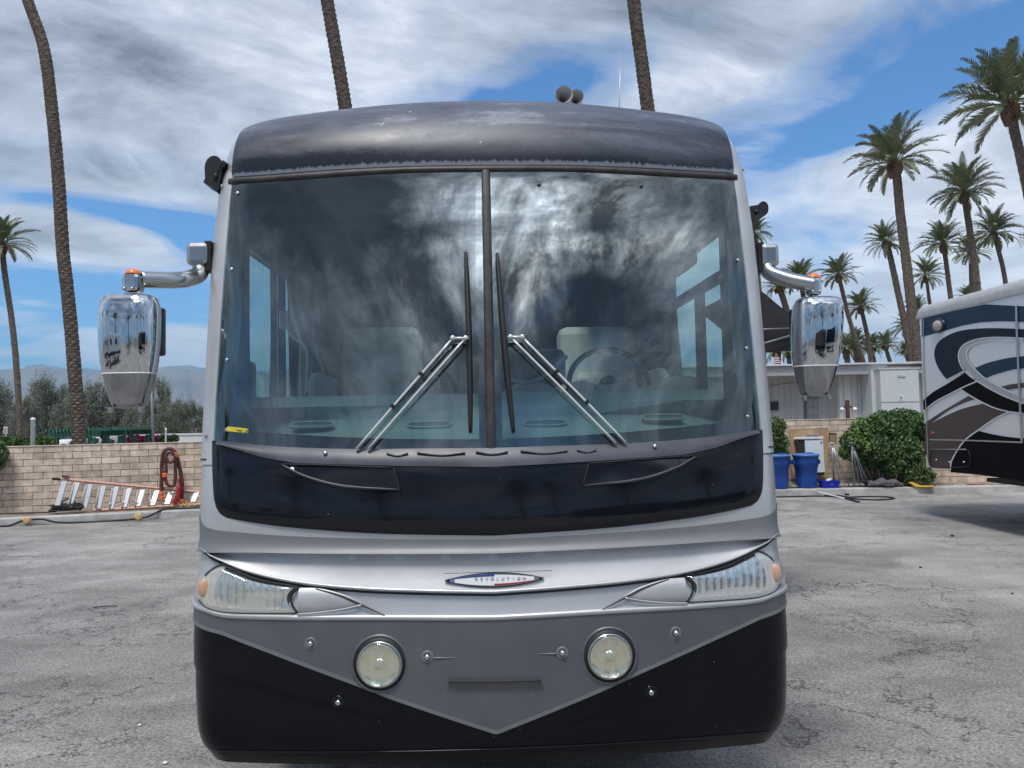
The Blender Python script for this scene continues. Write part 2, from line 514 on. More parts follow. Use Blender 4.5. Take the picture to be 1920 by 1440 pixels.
M['amber_reflector'] = fluted('pearly_reflector', (.84, .80, .75), .26, 60, .5)
M['fog_lens'] = glassy('fog_lens', (.96, .95, .87), 1.7, .05, .15, 12, .12)
M['refl_round'] = fluted('round_reflector', (.90, .89, .82), .20, 90, .85, .5)
M['chrome_smoke'] = pm('smoked_chrome', (.36, .37, .38), .12, 1.0, bump=.05, bscale=6)
M['horn'] = pm('cast_grey_horn', (.45, .455, .46), .45, .2, var=.1)
# ================================================================ THE SETTING
def asphalt():
    m, t = new_mat('asphalt')
    b = t.n('ShaderNodeBsdfPrincipled'); o = t.n('ShaderNodeOutputMaterial')
    t.nt.links.new(b.outputs[0], o.inputs[0])
    v = t.n('ShaderNodeTexCoord').outputs['Object']
    big = t.noise(v, .28, 6, .6, .6)
    x, y, z = t.sep(v)
    mid = t.noise(t.xyz(t.m('MULTIPLY', x, .7), t.m('MULTIPLY', y, 1.1), 0.0), 1.5, 8, .68, .3)
    fine = t.noise(v, 55, 5, .75)
    grit = t.noise(v, 190, 2, .6)
    c = t.ramp(big, [(.30, (.205, .196, .184)), (.45, (.262, .250, .235)), (.60, (.325, .310, .29)), (.74, (.385, .367, .34))])
    c = t.mix(1.0, c, t.ramp(mid, [(.30, (.66,) * 3), (.5, (.98,) * 3), (.70, (1.28,) * 3)]), 'MULTIPLY')
    c = t.mix(1.0, c, t.ramp(fine, [(.30, (.30,) * 3), (.5, (1,) * 3), (.70, (1.75,) * 3)]), 'MULTIPLY')
    c = t.mix(t.ramp(grit, [(.66, 0), (.72, .75)]), c, (.46, .45, .43))
    c = t.mix(t.ramp(grit, [(.26, .8), (.34, 0)]), c, (.07, .07, .07))
    # cracks: warped cell edges, broken up
    def cracks(scale, wdt, seed, lo, hi):
        wv = t.n('ShaderNodeTexNoise'); t.put(wv.inputs['Vector'], v); wv.inputs['Scale'].default_value = scale * 2.2; wv.inputs['Detail'].default_value = 7; wv.inputs['Roughness'].default_value = .65
        ad = t.n('ShaderNodeVectorMath', operation='MULTIPLY_ADD'); t.put(ad.inputs[0], wv.outputs['Color']); ad.inputs[1].default_value = (1.3 / scale,) * 3; t.put(ad.inputs[2], v)
        vo = t.n('ShaderNodeTexVoronoi', feature='DISTANCE_TO_EDGE'); t.put(vo.inputs['Vector'], ad.outputs[0]); vo.inputs['Scale'].default_value = scale
        mk = t.ramp(t.noise(t.xyz(t.m('ADD', x, seed), y, 0.0), .7, 3, .6), [(lo, 0), (hi, 1)])
        return t.m('MULTIPLY', t.ramp(vo.outputs['Distance'], [(0, 1), (wdt, 0)]), mk)
    k1 = cracks(.42, .0055, 3, .42, .52); k2 = cracks(1.3, .009, 17, .52, .62)
    k = t.m('MAXIMUM', k1, t.m('MULTIPLY', k2, .8))
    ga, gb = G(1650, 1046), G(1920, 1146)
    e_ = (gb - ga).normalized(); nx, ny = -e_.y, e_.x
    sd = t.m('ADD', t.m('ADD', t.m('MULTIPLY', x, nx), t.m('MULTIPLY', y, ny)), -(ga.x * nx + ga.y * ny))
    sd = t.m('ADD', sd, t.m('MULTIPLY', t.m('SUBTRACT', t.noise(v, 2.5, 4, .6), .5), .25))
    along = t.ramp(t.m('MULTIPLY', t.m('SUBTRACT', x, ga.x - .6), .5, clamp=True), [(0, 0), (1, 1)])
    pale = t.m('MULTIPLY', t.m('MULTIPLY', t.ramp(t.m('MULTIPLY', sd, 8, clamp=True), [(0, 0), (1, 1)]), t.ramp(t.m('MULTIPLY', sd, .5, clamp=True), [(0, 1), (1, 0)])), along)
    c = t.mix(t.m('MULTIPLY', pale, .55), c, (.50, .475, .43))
    stn = t.ramp(t.noise(t.xyz(t.m('MULTIPLY', x, .8), y, 9.0), .55, 3, .5, .8), [(.60, 0), (.70, .45)])
    c = t.mix(stn, c, (.13, .125, .12))
    c = t.mix(t.m('MULTIPLY', k, .72), c, (.06, .057, .055))
    t.put(b.inputs['Base Color'], c)
    b.inputs['Roughness'].default_value = .88
    b.inputs['Specular IOR Level'].default_value = .25
    bn = t.n('ShaderNodeBump'); bn.inputs['Strength'].default_value = .9; bn.inputs['Distance'].default_value = .006
    h = t.m('SUBTRACT', t.m('ADD', fine, t.m('MULTIPLY', grit, .8)), t.m('MULTIPLY', k, 2.5))
    t.put(bn.inputs['Height'], h); t.put(b.inputs['Normal'], bn.outputs[0])
    return m
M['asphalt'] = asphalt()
M['desert'] = pm('desert_ground', (.28, .24, .19), .95, var=.2, vscale=.3)
M['concrete'] = pm('kerb_concrete', (.36, .355, .34), .85, col2=(.50, .49, .47), vscale=2.5, var=.12, bump=.3, bscale=60)
M['soil'] = pm('planter_soil', (.20, .165, .13), .95, col2=(.30, .26, .21), vscale=5, var=.25, bump=.8, bscale=25, bdist=.02)
M['block'] = pm('slump_block', (.55, .435, .345), .9, col2=(.72, .59, .48), vscale=2.6, var=.22, island=.18, bump=.55, bscale=26, bdist=.012)
M['mortar'] = pm('mortar', (.19, .155, .125), .95, var=.1)
M['trunk'] = pm('palm_trunk', (.075, .058, .045), .9, col2=(.19, .15, .12), vscale=9, var=.45, bump=.8, bscale=30, bdist=.03, stretch=(1, 1, 2.2))
M['boot'] = pm('palm_boots', (.085, .052, .034), .9, col2=(.20, .135, .09), vscale=5, var=.3, bump=.6, bscale=20)
M['frond'] = pm('palm_frond', (.11, .15, .075), .6, col2=(.21, .24, .14), vscale=1.4, var=.25, cut=(.35, .65), island=.35)
M['rachis'] = pm('palm_rachis', (.20, .20, .10), .6)
M['leaf_olive'] = pm('olive_grey_foliage', (.12, .14, .10), .8, col2=(.22, .23, .17), vscale=.9, var=.25, island=.4)
M['leaf_green'] = pm('vine_foliage', (.045, .095, .028), .6, col2=(.12, .20, .055), vscale=2.6, var=.3, island=.35)
M['leaf_hedge'] = pm('hedge_foliage', (.05, .11, .025), .6, col2=(.10, .17, .04), vscale=3, var=.3, island=.3)
M['bark'] = pm('grey_bark', (.11, .095, .08), .9, var=.3, bump=.4, bscale=20)
M['bougain'] = pm('magenta_bracts', (.30, .02, .09), .6, var=.3, island=.35)
M['mountain'] = pm('mountain_rock', (.16, .145, .13), .95, col2=(.22, .20, .175), vscale=.002, var=.1)
M['green_wood'] = pm('green_painted_wood', (.025, .115, .085), .6, col2=(.06, .18, .14), vscale=8, var=.15)
M['grey_wood'] = pm('weathered_grey_post', (.17, .18, .185), .85, var=.25, vscale=9, stretch=(4, 4, 1))
M['galv'] = pm('galvanised_steel', (.22, .23, .245), .5, .3, var=.1)
M['white_paint'] = pm('white_paint', (.72, .73, .73), .5, var=.05)
M['siding'] = pm('white_siding', (.78, .775, .76), .75, col2=(.56, .555, .54), vscale=1.2, var=.06, stretch=(1, 1, .25))
M['siding_grey'] = pm('grey_siding', (.62, .63, .64), .75, col2=(.52, .53, .54), vscale=1.5, var=.07, stretch=(1, 1, .25))
M['fascia'] = pm('grey_fascia', (.44, .45, .465), .6, var=.06, vscale=4)
M['unit'] = pm('cooler_unit_paint', (.60, .64, .645), .6, var=.05, vscale=3)
M['orange_rail'] = pm('orange_fibreglass', (.56, .30, .235), .55, var=.12, vscale=10)
M['alu'] = pm('ladder_aluminium', (.70, .71, .72), .38, .55, var=.06)
M['red_hose'] = pm('rust_red_hose', (.055, .022, .020), .55, col2=(.15, .038, .03), vscale=14, var=.2)
M['red_hose_b'] = pm('red_hose', (.34, .012, .016), .45, var=.15)
M['orange_cap'] = pm('orange_fitting', (.80, .17, .05), .45)
M['cable'] = pm('black_cable', (.016, .016, .018), .5)
M['plug'] = pm('yellow_plug', (.62, .42, .19), .5, var=.1)
M['bin_blue'] = pm('blue_plastic_bin', (.010, .062, .30), .42, var=.12, vscale=4, bump=.05)
M['bin_lid'] = pm('blue_plastic_lid', (.06, .16, .42), .45, var=.08)
M['plywood'] = pm('plywood', (.36, .23, .125), .8, col2=(.44, .30, .18), vscale=3, var=.15, stretch=(1, 1, .2))
M['appliance'] = pm('white_enamel', (.70, .75, .78), .3, var=.03)
M['brown_panel'] = pm('dark_brown_panel', (.035, .022, .018), .5, var=.2)
M['bag'] = pm('grey_canvas_bag', (.10, .10, .105), .8, var=.25, vscale=9, bump=.5, bscale=20)
M['yellow_paint'] = pm('yellow_plastic', (.78, .50, .05), .5, var=.1)
M['slat'] = pm('bleached_slats', (.46, .43, .38), .8, var=.15, island=.1)
M['rust'] = pm('rusty_steel', (.10, .045, .03), .8, var=.3, vscale=20)
M['door_grey'] = pm('grey_door', (.36, .37, .385), .55)
M['dark_glass'] = pm('dark_window', (.03, .035, .04), .1)

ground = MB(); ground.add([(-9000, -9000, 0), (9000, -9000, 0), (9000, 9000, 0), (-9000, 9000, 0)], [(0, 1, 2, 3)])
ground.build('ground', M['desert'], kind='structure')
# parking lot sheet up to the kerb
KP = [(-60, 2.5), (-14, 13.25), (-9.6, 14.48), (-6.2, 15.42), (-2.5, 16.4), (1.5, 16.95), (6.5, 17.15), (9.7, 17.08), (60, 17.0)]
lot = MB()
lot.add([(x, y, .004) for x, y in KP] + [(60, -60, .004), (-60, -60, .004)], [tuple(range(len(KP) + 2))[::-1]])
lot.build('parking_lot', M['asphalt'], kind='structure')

def off_line(pts, d):
    out = []
    for i, (x, y) in enumerate(pts):
        a = Vector(pts[max(i - 1, 0)]); b_ = Vector(pts[min(i + 1, len(pts) - 1)])
        t = (b_ - a).normalized(); n = Vector((-t.y, t.x))
        out.append((x + n.x * d, y + n.y * d))
    return out
# kerb with joints
kb = MB()
K0, K1, K2 = KP, off_line(KP, .02), off_line(KP, .16)
segs = []
for i in range(len(KP) - 1):
    L = (Vector(KP[i + 1]) - Vector(KP[i])).length
    n = max(1, round(L / 2.9))
    for k in range(n):
        def lp(A, t): return (A[i][0] + (A[i + 1][0] - A[i][0]) * t, A[i][1] + (A[i + 1][1] - A[i][1]) * t)
        g = .010 / L
        t0, t1 = k / n + (g if k else 0), (k + 1) / n - (g if k < n - 1 else 0)
        rows = []
        for t in (t0, t1):
            a, b_, c = lp(K0, t), lp(K1, t), lp(K2, t)
            rows.append([Vector((*a, -.02)), Vector((a[0] * .7 + b_[0] * .3, a[1] * .7 + b_[1] * .3, .135)), Vector((*b_, .158)), Vector((*c, .160)), Vector((*c, -.02))])
        kb.grid(rows, smooth=False)
        kb.add(rows[0], [tuple(range(5))]); kb.add(rows[1], [tuple(reversed(range(5)))])
kb.build('kerb', M['concrete'], kind='structure')
kj = MB()
A_, B_ = off_line(KP, .012), off_line(KP, .15)
kj.grid([[Vector((x, y, .0)) for x, y in A_], [Vector((x, y, .128)) for x, y in A_], [Vector((x, y, .150)) for x, y in B_]], smooth=False)
kj.build('kerb_joint', M['soil'], kind='structure')
# planting strip behind
bed = MB()
q0 = off_line(KP, .161); q1 = [(x, y + 9) for x, y in off_line(KP, .3)]
rows = []
for k in range(2):
    rows.append([Vector((*( (q0 if k == 0 else q1)[i]), .145)) for i in range(len(KP))])
bed.grid(rows); bed.build('planter_bed', M['soil'], kind='structure')

# ---------------------------------------------------------------- block walls
def block_wall(p0, p1, z0, z1, n, bl, name, label, thick=.2):
    wl = empty(name, (p0[0], p0[1], 0), 0, label, 'wall')
    a = Vector((p0[0], p0[1], 0)); d = Vector((p1[0], p1[1], 0)) - a; L = d.length; d.normalize()
    nr = Vector((-d.y, d.x, 0))                      # away from the viewer
    ang = math.atan2(d.y, d.x); Mr = Matrix.Rotation(ang, 3, 'Z')
    core = MB(); core.box(d * L / 2 + nr * thick / 2 + Vector((0, 0, (z0 + z1) / 2 - .004)), (L, thick - .02, z1 - z0 - .008), Mr)
    core.build('mortar_core', M['mortar'], wl)
    b = MB(); h = (z1 - z0) / n; rnd = random.Random(5)
    for r in range(n):
        x = -(bl / 2) * (r % 2)
        z = z0 + h * (r + .5)
        while x < L:
            x0, x1 = max(x, 0), min(x + bl, L)
            if x1 - x0 > .03:
                c = d * ((x0 + x1) / 2) + Vector((0, 0, z + rnd.uniform(-.002, .002)))
                g = .011
                for side in (0, 1):
                    cc = c + nr * ((.012 if side == 0 else thick - .012) + rnd.uniform(-.002, .002))
                    b.box(cc, (x1 - x0 - g, .03, h - g), Mr)
            x += bl
    b.build('block_course', M['block'], wl)
    cap = MB(); cap.box(d * L / 2 + nr * thick / 2 + Vector((0, 0, z1 + .002)), (L + .01, thick + .03, .014), Mr)
    cap.build('coping', M['block'], wl)
    return wl, d, nr
sl = .28
WX0 = (-17.2, 15.4 + .28 * (-17.2 + 10.25)); WX1 = (-3.0, 15.4 + .28 * (7.25))
block_wall(WX0, WX1, .14, 1.47, 10, .355, 'block_wall', 'tan slump block wall behind the ladder on the left')
block_wall((-2.95, 17.95), (30, 18.5), .14, 1.68, 11, .40, 'block_wall', 'tan block wall behind the blue bins on the right')

# ---------------------------------------------------------------- palms
def frond(b, r, base, azm, elev, L, rnd, nl=30, droop=1.0, lw=1.0):
    """one feather frond into MB b; unit lengths"""
    pts = []; p = Vector(base); e = elev
    n = 12
    side = Vector((-math.sin(azm), math.cos(azm), 0))
    tw = rnd.uniform(-.35, .35)
    for i in range(n + 1):
        pts.append((p.copy(), e))
        st = L / n
        p = p + Vector((math.cos(azm) * math.cos(e), math.sin(azm) * math.cos(e), math.sin(e))) * st
        e -= droop * (.04 + .17 * (i / n) ** 1.2)
    b.cur = 1
    b.tube([q[0] for q in pts[:10]], [.013 * (1 - .8 * i / 9) * r for i in range(10)], 3, cap=False)
    b.cur = 0
    for k in range(nl):
        t = .20 + .80 * (k + .5) / nl
        x = t * n; i = min(int(x), n - 1); f = x - i
        c = pts[i][0].lerp(pts[i + 1][0], f); ee = pts[i][1]
        fw = Vector((math.cos(azm) * math.cos(ee), math.sin(azm) * math.cos(ee), math.sin(ee)))
        up = side.cross(fw) * -1
        if up.z < 0 and abs(ee) < 1.3: up = -up
        ll = L * .20 * math.sin(math.pi * min(1, .18 + t * .80)) ** .7 * rnd.uniform(.85, 1.1)
        for sgn in (-1, 1):
            sd = (side * math.cos(tw) + up * math.sin(tw) * 1) * sgn
            dr = (fw * .62 + sd * .62 + up * rnd.uniform(.10, .42)).normalized()
            tip = c + dr * ll + Vector((0, 0, -ll * .12))
            wv = fw * (.012 * lw * r)
            m_ = c.lerp(tip, .45) + Vector((0, 0, .0))
            b.add([c - wv, c + wv, m_ + wv * 1.1, tip, m_ - wv * 1.1], [(0, 1, 2, 3, 4)])

def crown_mesh(seed, nf, nl):
    rnd = random.Random(seed); b = MB()
    for i in range(nf):
        k = i / nf
        elev = R(86 - (104 + 10 * (seed % 3)) * k ** 1.15 + rnd.uniform(-9, 9))
        azm = i * 2.39996 + rnd.uniform(-.25, .25)
        L = rnd.uniform(.80, 1.05) * (1 if k < .8 else .85)
        frond(b, 1.0, (math.cos(azm) * .03, math.sin(azm) * .03, 0), azm, elev, L, rnd, nl, droop=rnd.uniform(.55, 1.05))
    o = b.build('crown', [M['frond'], M['rachis']])
    me = o.data
    bpy.data.objects.remove(o)
    return me
CROWN = [crown_mesh(11 + i, 44 + 4 * i, 28) for i in range(4)]
def boot_mesh(seed):
    rnd = random.Random(seed); b = MB()
    prof = [(.045, -.30), (.085, -.26), (.125, -.16), (.130, -.06), (.10, .0), (.05, .06)]
    b.lathe(prof, Matrix.Identity(4), 12)
    for i in range(110):
        a = i * 2.4; h = -.29 + .33 * i / 110
        r = interp([-.30, -.16, -.06, .0, .06], [.07, .125, .13, .10, .06], h)
        c = Vector((math.cos(a) * r, math.sin(a) * r, h))
        out = Vector((math.cos(a), math.sin(a), 0)); sd = Vector((-math.sin(a), math.cos(a), 0))
        L = rnd.uniform(.03, .06); wd = .018
        tip = c + out * L * .55 + Vector((0, 0, L * .9))
        b.add([c - sd * wd, c + sd * wd, tip + sd * wd * .6, tip - sd * wd * .6, c + out * .02 + Vector((0, 0, -.01)) - sd * wd, c + out * .02 + sd * wd + Vector((0, 0, -.01))],
              [(4, 5, 2, 3), (0, 3, 2, 1), (0, 4, 3), (1, 2, 5)])
    o = b.build('boots', M['boot']); me = o.data; bpy.data.objects.remove(o)
    return me
def interp(T, V, z):
    if z <= T[0]: return V[0]
    for a, b_, c, d in zip(T, T[1:], V, V[1:]):
        if z <= b_: return c + (d - c) * (z - a) / (b_ - a)
    return V[-1]
BOOT = [boot_mesh(3), boot_mesh(4)]

def palm(label, tr, wpx, Y, cr, crow=None, detail=1, rows=None, boots=True, seed=0, group=None, sc_b=1.0, name='palm_tree'):
    """tr: trunk axis pixels from the bottom up; wpx: trunk width in pixels (bottom, top); cr: crown centre px + radius px"""
    rnd = random.Random(seed + 100)
    pts = [P(x, y, Y) for x, y in tr]
    # carry the axis to the ground
    d = (pts[0] - pts[1]); g = pts[0] + d * ((pts[0].z) / max(-d.z, 1e-3)) if d.z < 0 else Vector((pts[0].x, pts[0].y, 0))
    g = Vector((pts[0].x + (g.x - pts[0].x) * .6, Y, -.1))
    if pts[0].z > .3: pts = [g] + pts
    base = Vector((pts[0].x, pts[0].y, 0))
    root = empty(name, base, 0, label, 'palm tree', group)
    tot = sum((b_ - a).length for a, b_ in zip(pts, pts[1:]))
    ck = 1 / (1 + ((tr[0][0] - 960) / F) ** 2)
    w0, w1 = .92 * wpx[0] * ck * Y / F / 2, wpx[1] * ck * Y / F / 2
    step = .026 if detail == 2 else (.11 if detail == 1 else .30)
    n = max(6, int(tot / step)); nn = 24 if detail == 2 else (12 if detail == 1 else 8)
    ax = crom(pts, n); rows_ = []
    per = .16 if detail == 2 else .30
    sc = .17 if detail == 2 else .07
    for i, p in enumerate(ax):
        t = i / (n - 1); r = w0 + (w1 - w0) * t
        row = []
        h = t * tot
        for j in range(nn):
            ph = (h / per + (.5 if (j // 2) % 2 else 0)) % 1.0
            k = 1 + sc * (ph - .5) * 1.4 + rnd.uniform(-.022, .022)
            a = 2 * math.pi * j / nn
            row.append(p + Vector((math.cos(a) * r * k, math.sin(a) * r * k, 0)) - base)
        rows_.append(row)
    b = MB(); b.grid(rows_, smooth=detail < 2, close=True)
    b.build('trunk', M['trunk'], root)
    if cr:
        cx, cy, rp = cr
        rad = rp * Y / F * math.sqrt(ck) * 1.06
        top = ax[-1] - base
        me = CROWN[seed % 4] if detail > 0 else CROWN[seed % 4]
        o = bpy.data.objects.new('crown', me); COL.objects.link(o); o.parent = root
        lean = Vector(((cx - tr[-1][0]) * .6, 0, 0)) * Y / F
        o.location = top + Vector((lean.x * .45, 0, rad * .10)); o.scale = (rad * 1.17,) * 3
        o.rotation_euler = (rnd.uniform(-.12, .12), max(-.3, min(.3, lean.x / rad * .5)) - .05, rnd.uniform(0, 6.28))
        if boots:
            bo = bpy.data.objects.new('boots', BOOT[seed % 2]); COL.objects.link(bo); bo.parent = root
            bo.location = top + Vector((lean.x * .15, 0, .06 * rad)); k = max(rad * .95, w1 / .075 * .9) * sc_b; bo.scale = (k, k, rad * 1.15 * sc_b)
            bo.rotation_euler = (0, -.12, rnd.uniform(0, 6))
    return root

GR = 'date palms beyond the far wall'
palm('tall date palm trunk on the left whose crown is above the photo', [(149, 830), (137, 660), (128, 560), (118, 470), (110, 340), (98, 210), (82, 90), (52, 0), (20, -110), (-30, -260)], (34, 25), 20.0, (-40, -280, 120), detail=2, seed=1, group='date palms on the left')
palm('thinner date palm at the far left edge with its drooping crown cut by the frame', [(38, 820), (31, 690), (22, 600), (10, 520), (3, 462)], (17, 14), 30.0, (0, 415, 66), detail=1, seed=2, group='date palms on the left')
palm('tall palm trunk rising behind the left half of the brow', [(660, 300), (648, 205), (636, 130), (622, 50), (610, -20), (590, -160), (565, -320)], (31, 24), 22.0, (560, -330, 120), detail=2, seed=3, group='palms behind the motorhome roof')
palm('tall palm trunk rising behind the right half of the brow beside the aerial', [(1228, 300), (1215, 207), (1205, 130), (1194, 50), (1186, -20), (1172, -160), (1150, -320)], (30, 24), 22.0, (1150, -330, 120), detail=2, seed=4, group='palms behind the motorhome roof')
PL = [
 ('tallest whole date palm, standing just left of the second motorhome', [(1722, 690), (1712, 600), (1698, 480), (1688, 400), (1683, 345), (1680, 312)], (28, 20), 34, (1665, 270, 86), 1),
 ('largest palm crown at the top right corner of the photo', [(1938, 420), (1915, 300), (1903, 250), (1895, 205)], (30, 25), 27, (1880, 165, 128), 1),
 ('mid height date palm rising behind the end of the second motorhome roof', [(1838, 600), (1828, 500), (1818, 430), (1808, 365)], (24, 15), 38, (1800, 335, 68), 1),
 ('slim date palm crossing in front of the low crowns, left of the tallest one', [(1712, 690), (1697, 610), (1682, 540), (1670, 485), (1664, 458)], (20, 13), 42, (1653, 430, 44), 1),
 ('date palm with a full round crown left of the mid height one', [(1787, 590), (1780, 540), (1773, 485), (1769, 462)], (15, 11), 44, (1768, 435, 52), 1),
 ('small palm crown half hidden behind the mid height palm trunk', [(1830, 600), (1822, 540), (1820, 478)], (12, 10), 50, (1820, 455, 42), 0),
 ('date palm leaning left near the right edge with a ragged crown', [(1888, 550), (1880, 500), (1870, 462), (1864, 440)], (14, 11), 42, (1860, 410, 52), 1),
 ('sliver of a palm crown at the right edge of the photo', [(1945, 600), (1935, 480), (1932, 450)], (12, 10), 46, (1930, 440, 26), 0),
 ('slim palm directly above the right mirror, its crown swept left', [(1622, 690), (1606, 640), (1590, 590), (1578, 540), (1573, 520)], (14, 9), 48, (1568, 498, 40), 1),
 ('palm crown seen above the right mirror arm', [(1512, 600), (1507, 560), (1502, 530)], (13, 11), 42, (1500, 510, 42), 0),
 ('palm fronds showing right beside the motorhome pillar', [(1425, 560), (1420, 500), (1416, 440)], (12, 10), 40, (1415, 425, 34), 0),
 ('small palm between the tallest and the round crowned one', [(1749, 600), (1742, 560), (1737, 520)], (11, 8), 52, (1733, 490, 40), 0),
 ('small palm right of the mirror with a loose open crown', [(1634, 690), (1630, 650), (1622, 610), (1615, 580)], (15, 9), 50, (1610, 552, 36), 1),
 ('thick shaggy palm trunk right below the mirror arm', [(1488, 640), (1480, 600), (1470, 565), (1462, 540)], (16, 14), 38, (1452, 530, 34), 0),
 ('low palm crown poking above the second motorhome roof', [(1822, 600), (1816, 575), (1815, 560)], (9, 8), 60, (1815, 545, 28), 0),
 ('low palm between two trunks left of the second motorhome', [(1722, 690), (1712, 650), (1703, 615)], (15, 12), 52, (1698, 590, 34), 0),
 ('short palm with drooping crown above the grey cooler unit', [(1672, 690), (1666, 670), (1660, 650)], (12, 9), 60, (1660, 636, 30), 0),
 ('bushy low palm just right of the mirror housing', [(1612, 700), (1606, 670), (1603, 650)], (18, 14), 52, (1602, 638, 34), 0),
 ('second bushy low palm right of the mirror housing, behind the leaning trunk', [(1642, 700), (1636, 670), (1634, 655)], (16, 12), 56, (1632, 640, 30), 0),
 ('small palm behind the awning beside the tiny flag', [(1463, 700), (1459, 680), (1456, 662)], (14, 11), 48, (1456, 650, 30), 0),
 ('small bushy palm left of the mirror cap above the mobile home roof', [(1484, 700), (1480, 680), (1478, 664)], (12, 10), 55, (1478, 652, 26), 0),
 ('faint low palm beneath the small open palm crown', [(1706, 690), (1700, 670), (1696, 660)], (9, 8), 66, (1694, 652, 22), 0),
 ('low palm crown behind the tallest trunk', [(1722, 640), (1720, 600), (1718, 585)], (11, 9), 56, (1718, 565, 30), 0),
 ('low bushy palm behind the mirror housing edge', [(1592, 700), (1588, 670), (1587, 655)], (16, 13), 47, (1586, 640, 32), 0),
]
for i, (lb, tr, wp, Y, cr, dt) in enumerate(PL):
    palm(lb, tr, wp, Y, cr, detail=dt, seed=i + 5, group=GR)

# ---------------------------------------------------------------- broadleaf growth
def leaf_blob(b, rnd, c, rad, n, size, squash=.8, shell_=.55):
    for _ in range(n):
        v = Vector((rnd.gauss(0, 1), rnd.gauss(0, 1), rnd.gauss(0, 1))).normalized()
        rr = rad * (shell_ + (1 - shell_) * rnd.random() ** .6)
        p = Vector(c) + Vector((v.x * rr, v.y * rr, v.z * rr * squash))
        a = Vector((rnd.gauss(0, 1), rnd.gauss(0, 1), rnd.gauss(0, 1))).normalized(); q = a.orthogonal().normalized()
        q = Matrix.Rotation(rnd.uniform(0, 6.28), 3, a) @ q
        s = size * rnd.uniform(.6, 1.4)
        o2 = a.cross(q)
        b.add([p - q * s, p + o2 * s * .45, p + q * s, p - o2 * s * .45], [(0, 1, 2, 3)])

def tree_mesh(seed, n_lobes=110, per=210):
    """feathery desert tree crown of unit height, several upright plumes"""
    rnd = random.Random(seed); b = MB(); tb = MB()
    for k in range(n_lobes):
        a = rnd.uniform(0, 6.28); rr = rnd.random() ** .5 * .58; h = rnd.uniform(.12, .95) ** 1.25
        rr *= 1.15 - h * .75
        c = Vector((math.cos(a) * rr, math.sin(a) * rr, h))
        s = rnd.uniform(.06, .13)
        leaf_blob(b, rnd, c, s, per, .0125, rnd.uniform(1.0, 1.7), .15)
        if k % 3 == 0:
            tb.tube([Vector((0, 0, 0)), Vector((c.x * .4, c.y * .4, h * .45)), c], [.03, .014, .004], 5)
    o = b.build('crown', M['leaf_olive']); me = o.data; bpy.data.objects.remove(o)
    o = tb.build('limbs', M['bark']); mt = o.data; bpy.data.objects.remove(o)
    return me, mt
TREES = [tree_mesh(31), tree_mesh(32), tree_mesh(33)]
def desert_tree(label, px, ytop, Y, wpx, seed):
    top = P(px, ytop, Y); h = top.z; rnd = random.Random(seed)
    root = empty('desert_tree', (top.x, Y, 0), 0, label, 'tree', 'feathery grey-green trees beyond the left wall')
    me, mt = TREES[seed % 3]
    sc = (wpx * Y / F, wpx * Y / F * .9, h)
    for nm, d in (('crown', me), ('trunk', mt)):
        o = bpy.data.objects.new(nm, d); COL.objects.link(o); o.parent = root; o.scale = sc; o.rotation_euler = (0, 0, 0)
    root.rotation_euler = (0, 0, rnd.uniform(0, 6.28))
TL = [('feathery tree at the far left edge, behind the thin palm', -5, 712, 48, 85), ('feathery tree with two pale plumes between the two left palms', 92, 706, 52, 100),
      ('dark feathery tree low behind the green shelter', 130, 742, 46, 80), ('grey-green tree just right of the big palm trunk', 182, 716, 50, 95),
      ('low tree behind the left mirror housing', 222, 728, 52, 90), ('dark tree behind the tall grey pole', 268, 738, 46, 90), ('tallest feathery tree, beside the tall grey pole', 300, 708, 52, 62),
      ('rounded feathery tree next to the motorhome pillar', 352, 748, 50, 85), ('low grey-green tree between the wall and the pillar', 322, 752, 47, 80), ('tree hidden mostly behind the motorhome pillar', 410, 742, 50, 90),
      ('shrubby tree left of the first feathery plumes', 50, 745, 47, 70), ('low tree beyond the far left hedge', -60, 730, 48, 100)]
for i, (lb, x, y, Y, w_) in enumerate(TL): desert_tree(lb, x, y, Y, w_, i)

def bush(name, label, cat, blobs, mat, n, size, seed, stems=None, group=None):
    """blobs: list of (centre, radius)"""
    rnd = random.Random(seed)
    c0 = Vector(blobs[0][0]); base = Vector((c0.x, c0.y, .14))
    root = empty(name, base, 0, label, cat, group)
    b = MB()
    tot = sum(r * r for _, r in blobs)
    for c, r in blobs:
        leaf_blob(b, rnd, Vector(c) - base, r, int(n * r * r / tot), size, .9, .62)
    b.build('foliage', mat, root)
    s = MB()
    for c, r in blobs:
        cc = Vector(c) - base
        for k in range(5):
            s.tube([Vector((cc.x * .3, cc.y * .3, 0)), cc * .6, cc + Vector((rnd.uniform(-r, r), rnd.uniform(-r, r), rnd.uniform(-r, r))) * .8], [.02, .012, .005], 4)
    s.build('stems', M['bark'], root)
    # dark inner mass of twigs and shaded leaves
    rr = MB()
    for c, r in blobs:
        leaf_blob(rr, rnd, Vector(c) - base, r * .62, int(n * .35 * r * r / tot), size * 2.0, .9, .5)
    rr.build('inner_leaves', mat, root)
    return root
rnd = random.Random(77)
bl = []
for (x, y, r, Y) in ((1655, 800, 32, 17.6), (1690, 795, 34, 17.6), (1620, 805, 26, 17.6), (1725, 800, 30, 17.7), (1600, 828, 24, 17.5), (1640, 838, 32, 17.4), (1690, 842, 36, 17.4), (1735, 850, 26, 17.4),
                     (1588, 848, 16, 17.5), (1630, 865, 18, 17.5), (1670, 872, 24, 17.4), (1712, 880, 26, 17.3), (1738, 892, 16, 17.2), (1655, 785, 18, 17.8), (1705, 785, 20, 17.8), (1610, 862, 14, 17.5), (1750, 830, 22, 17.6), (1720, 865, 22, 17.3), (1608, 808, 14, 17.6), (1690, 860, 24, 17.3)):
    bl.append((P(x, y, Y), r * Y / F))
